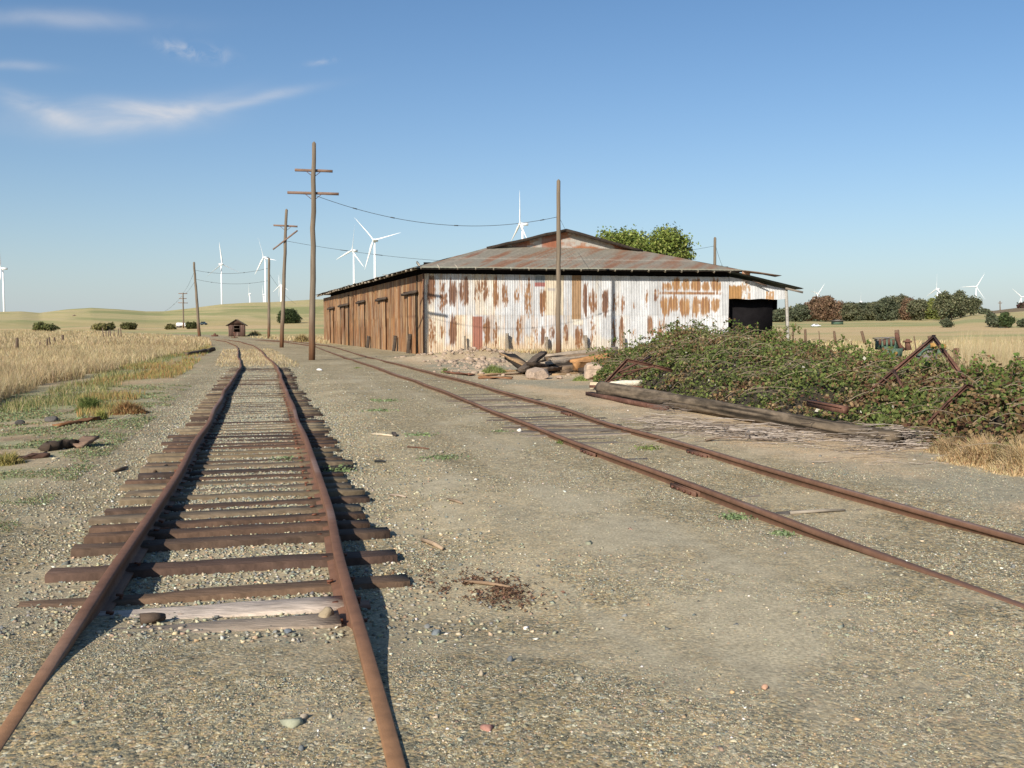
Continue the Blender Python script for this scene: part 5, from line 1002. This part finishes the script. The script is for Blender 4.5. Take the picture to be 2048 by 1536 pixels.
# ================================================================== BRAMBLES
SP = np.array([(1200, 752, 30.3), (1224, 730, 31), (1262, 702, 31), (1330, 677, 31), (1380, 662, 31), (1450, 672, 30.5), (1520, 682, 29.5), (1600, 690, 27.5), (1700, 706, 25), (1745, 720, 23.5), (1800, 738, 22), (1870, 748, 20.3), (1930, 748, 18.5), (2000, 752, 16.5), (2100, 765, 14.5), (2250, 775, 12.8)])
FT = np.array([(1186, 772, 0), (1215, 770, 0), (1262, 776, 0), (1330, 788, 0), (1390, 800, 0), (1470, 818, 0), (1545, 832, 0), (1620, 845, 0), (1715, 862, 0), (1800, 882, 0), (1860, 893, 0), (1915, 912, 0), (1985, 935, 0), (2080, 955, 0), (2230, 985, 0)])
SPw = np.array([at(*s) for s in SP]); FTw = np.array([flat(a_, b_) for a_, b_, _ in FT])
NT = 160
def cat_(P, n):
    t = np.linspace(0, len(P)-1, n); return np.stack([np.interp(t, np.arange(len(P)), P[:, i]) for i in range(3)], -1)
SPd = cat_(SPw, NT); FTd = cat_(FTw, NT)
bk = SPd.copy(); dv = (SPd-FTd)[:, :2]+np.array((.2, .6)); dv /= np.linalg.norm(dv, axis=1)[:, None]; bk[:, :2] += dv*4.0; bk[:, 2] = terr(bk[:, 0], bk[:, 1])
def bsurf(i, s):
    """i 0..NT-1 along, s 0..1 front to spine, 1..2 spine to back"""
    i = np.clip(i, 0, NT-1.001); a_ = np.floor(i).astype(int); f_ = (i-a_)[:, None]
    g_ = lambda A: A[a_]*(1-f_)+A[a_+1]*f_
    ft, sp, bc = g_(FTd), g_(SPd), g_(bk); s1 = np.clip(s, 0, 1)[:, None]; s2 = np.clip(s-1, 0, 1)[:, None]
    P = ft+(sp-ft)*s1; P[:, 2] = (ft[:, 2:]+(sp[:, 2:]-ft[:, 2:])*(1-(1-s1)**3.0))[:, 0]
    Q = sp+(bc-sp)*s2; Q[:, 2] = (sp[:, 2:]+(bc[:, 2:]-sp[:, 2:])*s2**2.2)[:, 0]
    return np.where(s[:, None] > 1, Q, P)
def bn(P): return (fbm(P[:, 0]*.9+3, P[:, 1]*.9, 101, 4)-.5)*1.25
ii, ss = np.meshgrid(np.linspace(0, NT-1, NT*2), np.linspace(0, 2, 60)); P = bsurf(ii.ravel(), ss.ravel()); h0 = terr(P[:, 0], P[:, 1])
hh = np.clip(P[:, 2]-h0, 0, None); P[:, 2] = h0-.05+hh*.80+bn(P)*.42*np.clip(hh, 0, 1)-.06
i_ = np.arange(59)[:, None]*NT*2; k_ = np.arange(NT*2-1)[None]; Fb = np.stack([i_+k_, i_+k_+1, i_+NT*2+k_+1, i_+NT*2+k_], -1).reshape(-1, 4)
bram = thing('bramble_thicket', 'sprawling green and brown bramble thicket covering scrap on the right side', 'bramble thicket', FTw[6]); tag(bram, kind='stuff')
mesh('thicket_core', [(P, Fb, np.array((.045, .036, .024)))], M['twig'], bram)
n = 170000; i_ = RNG.uniform(0, NT-1, n); s_ = RNG.uniform(0, 1.75, n)**1.0; 
P = bsurf(i_, s_); h0 = terr(P[:, 0], P[:, 1]); hh = np.clip(P[:, 2]-h0, 0, None); lump = bn(P)
P[:, 2] = h0+hh*.97+lump*.42*np.clip(hh, 0, 1)-np.abs(RNG.normal(0, .13, n))*np.clip(hh*2.2, .05, 1)+.03; P += RNG.normal(0, .06, (n, 3))*np.clip(hh*3, .25, 1)[:, None]; 
dens = sst(.33, .52, fbm(P[:, 0]*3.1, P[:, 1]*3.1+P[:, 2]*4, 103, 3)); keep = (RNG.uniform(0, 1, n) < (.12+.88*dens)*(.55+.45*sst(.02, .30, s_+.25*(fbm(P[:, 0]*1.7, P[:, 1]*1.7, 108)-.5)))) & (P[:, 2] > h0) ; P = P[keep]; s_ = s_[keep]
brown = sst(.50, .62, fbm(P[:, 0]*.9+7, P[:, 1]*.9+P[:, 2]*1.2, 104, 4)); pxx = 1024+F_PX*P[:, 0]/P[:, 1]; brown = np.clip(brown+.22*sst(1650, 2000, pxx)+.55*sst(90, 20, np.abs(pxx-1850))*sst(.6, .9, s_)+.25*sst(1900, 2050, pxx), 0, 1)
gc = pal(len(P), [(.10, .128, .034), (.062, .082, .025), (.135, .165, .045), (.19, .205, .07)], .18, [.4, .3, .2, .1]); bc = pal(len(P), [(.145, .095, .045), (.20, .135, .065), (.11, .055, .033), (.26, .19, .105)], .18)
pick = RNG.uniform(0, 1, len(P)) < .13+.62*brown; col = np.where(pick[:, None], bc, gc); sp_ = RNG.uniform(0, 1, len(P)) < .006; col[sp_] = (.5, .47, .38)
sz = RNG.uniform(.016, .055, len(P)); mesh('foliage', [leaves(P, sz, col, nrm=np.tile(np.array((-.25, -.5, .8)), (len(P), 1)), asp=.75, spread=1.0)], M['leaf'], bram)
# arching sprays along the crest
def cane(p, d, L_, r, up, n=9):
    t = np.linspace(0, 1, n)[:, None]; return p+d*L_*t+np.array((0, 0, 1.))*(up*4*t*(1-t*.75)*L_)
cn = []; lv = []; lc = []
for k in range(330):
    i0 = RNG.uniform(6, NT-2); p = bsurf(np.array([i0]), np.array([RNG.uniform(.75, 1.15)]))[0]; a_ = RNG.uniform(0, 2*pi); d_ = np.array((cos(a_), sin(a_)*.6, 0)); L_ = RNG.uniform(.35, .9); p[2] += float(bn(p[None])[0])*.5-.15
    cv = cane(p, d_, L_, 0, RNG.uniform(.15, .6)); cn.append(withcol(tube(cv, np.linspace(.008, .004, 9), 4, False), (.16, .12, .07))); 
    m_ = 22; t_ = RNG.uniform(.15, 1, m_); Q = np.stack([np.interp(t_, np.linspace(0, 1, 9), cv[:, q]) for q in range(3)], -1)+RNG.normal(0, .035, (m_, 3)); lv.append(Q)
Q = np.concatenate(lv); mesh('foliage', [leaves(Q, RNG.uniform(.025, .05, len(Q)), pal(len(Q), [(.09, .14, .03), (.14, .18, .045), (.2, .12, .06)], .15, [.45, .35, .2]), asp=.75)], M['leaf'], bram)
for k in range(400):
    i0 = RNG.uniform(2, NT-2) if k < 200 else RNG.uniform(18, 75); s0 = RNG.uniform(.02, .8) if k < 200 else RNG.uniform(.02, .45); p = bsurf(np.array([i0]), np.array([s0]))[0]; p[2] += .02+float(bn(p[None])[0])*.3; a_ = RNG.uniform(0, 2*pi); d_ = np.array((cos(a_), -abs(sin(a_))*.5, -.1)); cn.append(withcol(tube(cane(p, d_, RNG.uniform(.3, 1.1), 0, RNG.uniform(.02, .3)), np.linspace(.007, .003, 9), 4, False), random.choice([(.23, .18, .13), (.15, .115, .085), (.29, .23, .16)])))
mesh('canes', cn, M['twig'], bram)
# brush pile of dead twigs
tw = []
def twig(px, py, L_, z, r, ang=None, col=None):
    p = flat(px, py); p[2] = tz(p[0], p[1])+z; a_ = ang if ang is not None else RNG.normal(0, .55)+(pi if RNG.uniform() < .5 else 0); d_ = np.array((cos(a_), sin(a_), 0)); nn = 8; t = np.linspace(0, 1, nn)[:, None]
    Pq = p+d_*L_*t+np.cumsum(RNG.normal(0, .035, (nn, 3)), 0)*[1, 1, .35]*L_; g_ = terr(Pq[:, 0], Pq[:, 1]); Pq[:, 2] = np.maximum(Pq[:, 2], g_+r); tw.append(withcol(tube(Pq, np.linspace(r, r*.4, nn), 5, False), col or random.choice([(.33, .28, .235), (.24, .2, .165), (.40, .34, .29), (.13, .10, .08)])))
for k in range(230):
    t = RNG.uniform(0, 1); px = 1300+t*330+RNG.normal(0, 14); py = 850+t*30+RNG.normal(0, 9); twig(px, py, RNG.uniform(.3, 1.2), abs(RNG.normal(0, .07)), RNG.uniform(.004, .011))
for k in range(26): twig(1410+RNG.normal(0, 18)-70, 826+RNG.normal(0, 5), RNG.uniform(.3, .6), RNG.uniform(.05, .25), .007, RNG.uniform(0, 6.28), (.16, .13, .11))
twig(1410, 884, 1.3, .03, .022, .35, (.2, .15, .11))
o = mesh('brush_pile', tw, M['twig']); tag(o, 'heap of dead grey twigs lying in front of the fallen pole', 'brush', kind='stuff')
tw = []
for k in range(240): twig(1800+RNG.normal(0, 35), 885+RNG.normal(0, 8), RNG.uniform(.3, .9), abs(RNG.normal(0, .10)), RNG.uniform(.004, .01), RNG.normal(.25, .3)+(pi if RNG.uniform() < .5 else 0))
for k in range(120): twig(RNG.uniform(1650, 2040), RNG.uniform(880, 930), RNG.uniform(.1, .5), .0, .004)
o = mesh('brush_pile', tw, M['twig']); tag(o, 'bundle of dead straw coloured twigs at the thin end of the fallen pole', 'brush', kind='stuff')

# ================================================================== OLD MACHINES IN THE BRAMBLES
def disc(c, r, t, ax, n=24): c = np.array(c); ax = np.array(ax, float); ax /= np.linalg.norm(ax); return tube([c-ax*t/2, c-ax*t/2*.8, c+ax*t/2*.8, c+ax*t/2], [r*.9, r, r, r*.9], n)
Y = 26.; kq = Y/F_PX
tr = thing('old_tractor', 'derelict green tractor engine with a round pulley sunk in the brambles', 'tractor', (at(1775, 700, Y)[0], Y, 0))
mesh('hood', [beam(at(1749, 676.5, Y+.2), at(1790, 675, Y+.2), .3, .03, 4, .006), beam(at(1752, 680, Y+.2), at(1790, 679, Y+.2), .25, .04, 3, .006)], M['rubber'], tr)
mesh('engine_block', [beam(at(1757, 690, Y+.3), at(1792, 688, Y+.3), .5, .30, 3, .02), beam(at(1765, 702, Y), at(1800, 704, Y), .35, .24, 3, .015)], M['green'], tr)
for q in range(4): mesh('cylinder', [tube([at(1760+q*9, 690, Y-.02), at(1760+q*9, 679, Y-.02)], .035, 8)], M['beamrust'], tr)
pu = mesh('pulley', [disc(at(1791, 706, Y-.25), 9*kq, .12, (.25, -1, 0))], M['green'], tr); mesh('pulley_hub', [disc(at(1791, 706, Y-.34), 2.8*kq, .1, (.25, -1, 0))], M['ochre'], pu)
mesh('exhaust_pipe', [tube([at(1808, 700, Y-.1), at(1800, 692, Y-.1), at(1797, 683, Y-.1), at(1795, 676, Y-.1), at(1792, 666, Y-.1)], [.06, .05, .045, .07, .045], 8)], M['beamrust'], tr)
mesh('frame', [beam(at(1764, 698, Y-.2), at(1776, 714, Y-.2), .08, .09), beam(at(1770, 712, Y-.2), at(1800, 718, Y-.2), .08, .1), beam(at(1790, 679, Y), at(1789, 702, Y), .05, .06)], M['green'], tr)
Y = 24.5; kq = Y/F_PX
tr = thing('old_machine', 'derelict machine with a grey wheel, green fender and ochre hood in the brambles', 'machine', (at(1860, 705, Y)[0], Y, 0))
mesh('wheel', [disc(at(1853, 717, Y), 18*kq, .3, (.1, -1, 0), 30)], M['rubber'], tr)
P0 = at(1853, 717, Y); mesh('fender', [beam(P0+np.array((cos(a1), 0, sin(a1)))*20*kq, P0+np.array((cos(a1+.32), 0, sin(a1+.32)))*20*kq, .38, .03) for a1 in np.arange(.45, 2.6, .3)], M['green'], tr)
mesh('hood', [beam(at(1859, 692, Y+.3), at(1884, 694, Y+.3), .5, .17, 3, .01, rnd=.3)], M['ochre'], tr)
mesh('tank', [tube([at(1846, 692, Y+.1), at(1858, 692, Y+.1)], .09, 12)], M['green'], tr); mesh('engine_block', [beam(at(1872, 704, Y+.2), at(1888, 707, Y+.2), .4, .2, 3, .02)], M['green'], tr)
mesh('exhaust_pipe', [tube([at(1817, 700, Y), at(1815, 686, Y), at(1816, 678, Y)], [.09, .07, .05], 8), disc(at(1815, 683, Y), .11, .05, (0, 0, 1))], M['beamrust'], tr)
p = at(1912, 730, 22); tag(mesh('rusty_valve', [tube([p, at(1913, 716, 22), at(1912, 700, 22)], [.03, .03, .02], 6), disc(at(1912, 702, 22), .07, .05, (0, -1, 0)), beam(at(1908, 712, 22), at(1917, 711, 22), .06, .12, 2, .01), beam(at(1909, 697, 22), at(1909, 706, 22), .03, .03), beam(at(1916, 696, 22), at(1915, 706, 22), .03, .03)], M['beamrust']), 'rusty valve on a thin stem standing right of the tall steel frame', 'valve')

# ================================================================== GRASSES
STRAW = [(.46, .37, .20), (.54, .45, .27), (.38, .295, .16), (.42, .31, .18), (.58, .49, .31)]
def grass(n, xf, Yr, cond, h, wd, cols, lean=.22, w=None, pw=1.0, clump=.5):
    Y = np.sqrt(RNG.uniform(Yr[0]**2, Yr[1]**2, n)) if pw == 1 else Yr[0]*(Yr[1]/Yr[0])**RNG.uniform(0, 1, n)
    px = RNG.uniform(xf[0], xf[1], n); X = (px-1024)/F_PX*Y; k = cond(X, Y, px)
    if clump: k &= fbm(X*1.1, Y*1.1, 121, 3)+RNG.uniform(-.2, .2, n) > clump*.9
    X = X[k]; Y = Y[k]; P = np.c_[X, Y, terr(X, Y)-.02]; hv = h(X, Y)*RNG.uniform(.6, 1.15, len(X)); c = pal(len(X), cols, .13, w)
    c = c*(.78+.6*fbm(X*.25, Y*.12, 122))[:, None]; rd = sst(.40, .68, fbm(X*.11, Y*.05, 124))[:, None]*.2; c = c*(1-rd)+c*np.array((.86, .74, .72))*rd; return blades(P, hv, wd*Y/40, np.clip(c, 0, .9), lean)
pts = [grass(330000, (-250, 520), (20, 200), lambda X, Y, px: (-dist_t(X, Y, c1) > edgef(Y)+.8*vn(X, Y, 3)+1.0*(Y < 40)), lambda X, Y: .30+.62*fbm(X*.12, Y*.12, 8), (.017), STRAW*2+[(.30, .27, .13), (.34, .24, .15)], .34, pw=2, clump=.42),
       grass(60000, (-250, 620), (90, 160), lambda X, Y, px: (-dist_t(X, Y, c1) > 3) & (RNG.uniform(0, 1, len(X)) > sst(110, 160, Y)), lambda X, Y: .5+.4*fbm(X*.12, Y*.12, 8), .034, STRAW, .2, pw=2)]
o = mesh('dry_grass', pts, M['grass']); tag(o, 'tall straw coloured grass filling the field left of the tracks', 'grass', kind='stuff')
RW = [(.42, .27, .11), (.34, .20, .085), (.30, .26, .10), (.24, .26, .09)]
pts = [grass(60000, (-60, 470), (19, 85), lambda X, Y, px: (-dist_t(X, Y, c1) > 2.9) & (-dist_t(X, Y, c1) < edgef(Y)+.3) & ((px > 150) | (Y > 31)) & (fbm(X*.35, Y*.25, 9) > .45), lambda X, Y: .12+.2*fbm(X*.5, Y*.5, 8), .022, RW, .3, pw=2, clump=.4)]
o = mesh('weed_grass', pts, M['grass']); tag(o, 'low rust brown and olive weeds on the bank left of the track', 'weeds', kind='stuff')
pts = [grass(30000, (-60, 420), (21, 95), lambda X, Y, px: (np.abs(-dist_t(X, Y, c1)-edgef(Y)+.2) < .2+1.3*fbm(X*.3, Y*.3, 4)), lambda X, Y: .14+.22*fbm(X*.5, Y*.5, 8), .022, [(.15, .175, .06), (.22, .235, .09), (.12, .135, .05), (.33, .28, .13), (.40, .32, .17)], .3, pw=2, clump=.42)]
o = mesh('green_grass', pts, M['grass']); tag(o, 'strip of fresh green grass in the damp ditch at the field edge', 'grass', kind='stuff')
infr = lambda X, Y: (X > 9+.28*(Y-14))
pts = [grass(80000, (1560, 2250), (33, 130), lambda X, Y, px: ((X > 22) | (px > 1600)) & (RNG.uniform(0, 1, len(X)) > sst(55, 125, Y)), lambda X, Y: .30+.35*fbm(X*.05, Y*.05, 18), .034, STRAW+[(.30, .30, .13)], .2, pw=2, clump=.46),
       grass(36000, (1885, 2260), (13.5, 34), lambda X, Y, px: (px > 1880+.8*(26-Y)*3) & (Y > 18+.0*X), lambda X, Y: .95+.7*fbm(X*.5, Y*.5, 19), .020, STRAW, .16, pw=2, clump=.42),
       grass(15000, (1915, 2260), (20, 34), lambda X, Y, px: fbm(X*.6, Y*.6, 5) > .5, lambda X, Y: 1.7+0*X, .016, STRAW[:2]+STRAW[4:], .13, pw=2, clump=.48),
       grass(14000, (1480, 1700), (45, 64), lambda X, Y, px: px > 1545, lambda X, Y: .5+0*X, .03, STRAW, .2, pw=2)]
o = mesh('dry_grass', pts, M['grass']); tag(o, 'tall straw coloured grass over the open field on the right', 'grass', kind='stuff')
# fringe between and beside rails, at warehouse foot, and around the shed
pts = [grass(9000, (430, 640), (44, 78), lambda X, Y, px: (np.abs(dist_t(X, Y, c1)) < 2.0) & (np.abs(np.abs(dist_t(X, Y, c1))-.8) > .12), lambda X, Y: .10+.1*fbm(X, Y, 3), .02, STRAW, .4, pw=2, clump=.45),
       grass(9000, (960, 1340), (60, 67), lambda X, Y, px: ((X-BA[0])*nF[0]+(Y-BA[1])*nF[1] > .1) & ((X-BA[0])*nF[0]+(Y-BA[1])*nF[1] < 2.5+2*(fbm(X, Y, 3)-.5)), lambda X, Y: .3+.35*fbm(X, Y*.5, 8), .03, STRAW, .25, clump=.4),
       grass(6000, (500, 660), (96, 150), lambda X, Y, px: (dist_t(X, Y, c2) > 2.5), lambda X, Y: .45+0*X, .03, STRAW, .2)]
o = mesh('dry_grass', pts, M['grass']); tag(o, 'thin straw fringe along the rails and at the foot of the warehouse', 'grass', kind='stuff')
# tufts
def tuft(px, py, wpx, h, n, cols, label, lean=.4, wd=.02, name='grass_tuft', grp='grass tufts and weeds in the yard', leafy=0):
    q = flat(px, py); q[2] = tz(q[0], q[1]); k = q[1]/F_PX; d = RNG.normal(0, 1, (n, 2))*wpx*k*.3; P = np.c_[q[0]+d[:, 0], q[1]+d[:, 1], 0*d[:, 0]]; P[:, 2] = terr(P[:, 0], P[:, 1])-.01
    if leafy: 
        P[:, 2] += np.abs(RNG.normal(0, h*.5, n)); pr = [leaves(P, RNG.uniform(.5, 1.2, n)*leafy, pal(n, cols, .15), nrm=np.tile(np.array((0, 0, 1.)), (n, 1)), asp=.75)]
    else: pr = [blades(P, h*RNG.uniform(.5, 1.1, n)*np.exp(-(d**2).sum(1)/(wpx*k*.42)**2), wd, pal(n, cols, .15), lean)]
    o = mesh(name, pr, M['leaf'] if leafy else M['grass']); tag(o, label, 'plant', grp)
    if leafy: o['kind'] = 'stuff'
SG = [(.20, .26, .12), (.26, .32, .17), (.16, .21, .09)]; GN = [(.16, .22, .06), (.22, .26, .08), (.28, .28, .12)]
tuft(577, 912, 62, .04, 420, SG, 'grey green spreading weed between the rails of the left track', leafy=.02, name='weed')
tuft(676, 930, 50, .07, 420, SG, 'grey green leafy weed beside the right rail of the left track', leafy=.022, name='weed')
tuft(884, 915, 72, .03, 420, SG, 'wide low green weed on the gravel between the tracks', leafy=.02, name='weed')
tuft(770, 802, 60, .03, 260, SG, 'small low weed on the gravel nearer the tallest pole', leafy=.03, name='weed')
tuft(760, 821, 50, .03, 200, SG, 'low weed just below the small one toward the tallest pole', leafy=.03, name='weed')
tuft(835, 870, 50, .03, 220, SG, 'low weed right of the pale stick', leafy=.022, name='weed')
tuft(1125, 884, 26, .05, 200, GN, 'green weed against the near rail of the siding', leafy=.02, name='weed')
tuft(1297, 895, 44, .05, 260, GN, 'yellow green weed between the rails of the siding', leafy=.02, name='weed')
tuft(1466, 1033, 50, .04, 320, SG, 'low green weed beside the siding rail in the right foreground', leafy=.018, name='weed')
tuft(1566, 1068, 36, .03, 220, SG, 'faint low weed under the siding rail nearest the camera', leafy=.018, name='weed')
tuft(1000, 862, 30, .03, 120, SG, 'tiny weed by the white round stone', leafy=.02, name='weed')
tuft(985, 745, 46, .45, 900, GN, 'bushy green grass tuft left of the plank heap', name='grass_tuft', wd=.025)
tuft(1000, 748, 30, .4, 500, GN, 'green grass tuft touching the crossed planks', wd=.025)
tuft(890, 745, 14, .3, 260, GN, 'small green tuft beside the siding rail', wd=.025)
tuft(880, 711, 46, .25, 600, GN, 'green grass patch at the white corner of the warehouse', wd=.04)
tuft(1160, 762, 34, .25, 400, GN, 'green tuft between boulder and brambles', wd=.025)
tuft(715, 736, 22, .08, 200, GN, 'faint green tuft between the siding and the tallest pole', wd=.03)
tuft(178, 818, 46, .42, 1500, [(.16, .21, .06), (.22, .24, .08), (.11, .15, .05)], 'bushy green weed standing left of the rust coloured one', name='weed_bush', lean=.45, wd=.022)
tuft(258, 826, 66, .34, 1500, [(.30, .17, .07), (.24, .13, .06), (.33, .24, .11)], 'rust coloured dry weed bush on the left bank', name='weed_bush', lean=.5, wd=.02)
tuft(203, 838, 22, .3, 400, [(.33, .32, .1), (.28, .28, .09)], 'small yellow green weed in front of the rust coloured one', name='weed_bush', lean=.4, wd=.018)
tuft(15, 925, 60, .22, 900, [(.30, .27, .09), (.36, .3, .12)], 'yellowish weed tuft at the left edge of the picture', name='weed_bush', lean=.45, wd=.016)
tuft(340, 1062, 26, .06, 200, [(.23, .19, .09)], 'small brown weed on a sleeper end of the left track', wd=.01)
tuft(1975, 925, 150, .45, 5200, [(.52, .38, .2), (.45, .30, .16), (.6, .47, .28)], 'large hanging clump of dry straw grass at the right bramble edge', lean=.6, wd=.012)
tuft(2060, 945, 130, .55, 4200, [(.52, .38, .2), (.6, .47, .28)], 'dry straw clump cut by the right edge of the picture', lean=.5, wd=.012)
tuft(1905, 905, 90, .32, 2200, [(.45, .33, .18), (.36, .25, .13), (.55, .43, .26)], 'low matted straw at the bramble foot left of the large clump', lean=.7, wd=.012)
tuft(1790, 870, 110, .35, 1600, [(.42, .33, .18), (.3, .3, .12)], 'thin straw grass over the end of the fallen pole', lean=.6, wd=.01)
tuft(510, 676, 26, 1.1, 700, [(.38, .29, .14), (.33, .27, .12)], 'pale dry tuft right of the small shed', lean=.5, wd=.09)
tuft(603, 684, 30, 1.3, 900, [(.34, .26, .12), (.38, .30, .15)], 'dry brown tuft between the tallest pole and the round tree', lean=.45, wd=.09)
# low creeping green cover on the left verge
n = 110000; Y = 6.5*(30/6.5)**RNG.uniform(0, 1, n); px = RNG.uniform(-100, 420, n); X = (px-1024)/F_PX*Y; d1 = dist_t(X, Y, c1)
k = (d1 < -2.0) & (-d1 < 9.5) & (fbm(X*1.6, Y*1.4, 141, 4)+RNG.uniform(-.06, .06, n) > .525); X = X[k]; Y = Y[k]
P = np.c_[X, Y, terr(X, Y)+np.abs(RNG.normal(0, .012, len(X)))]
o = mesh('creeping_weeds', [leaves(P, RNG.uniform(.006, .015, len(X))*np.clip(Y/10, .8, 2.2), pal(len(X), SG+[(.27, .27, .14), (.30, .22, .12)], .15), nrm=np.tile(np.array((0, 0, 1.)), (len(X), 1)))], M['leaf']); tag(o, 'grey green creeping weeds scattered over the left verge', 'weeds', kind='stuff')
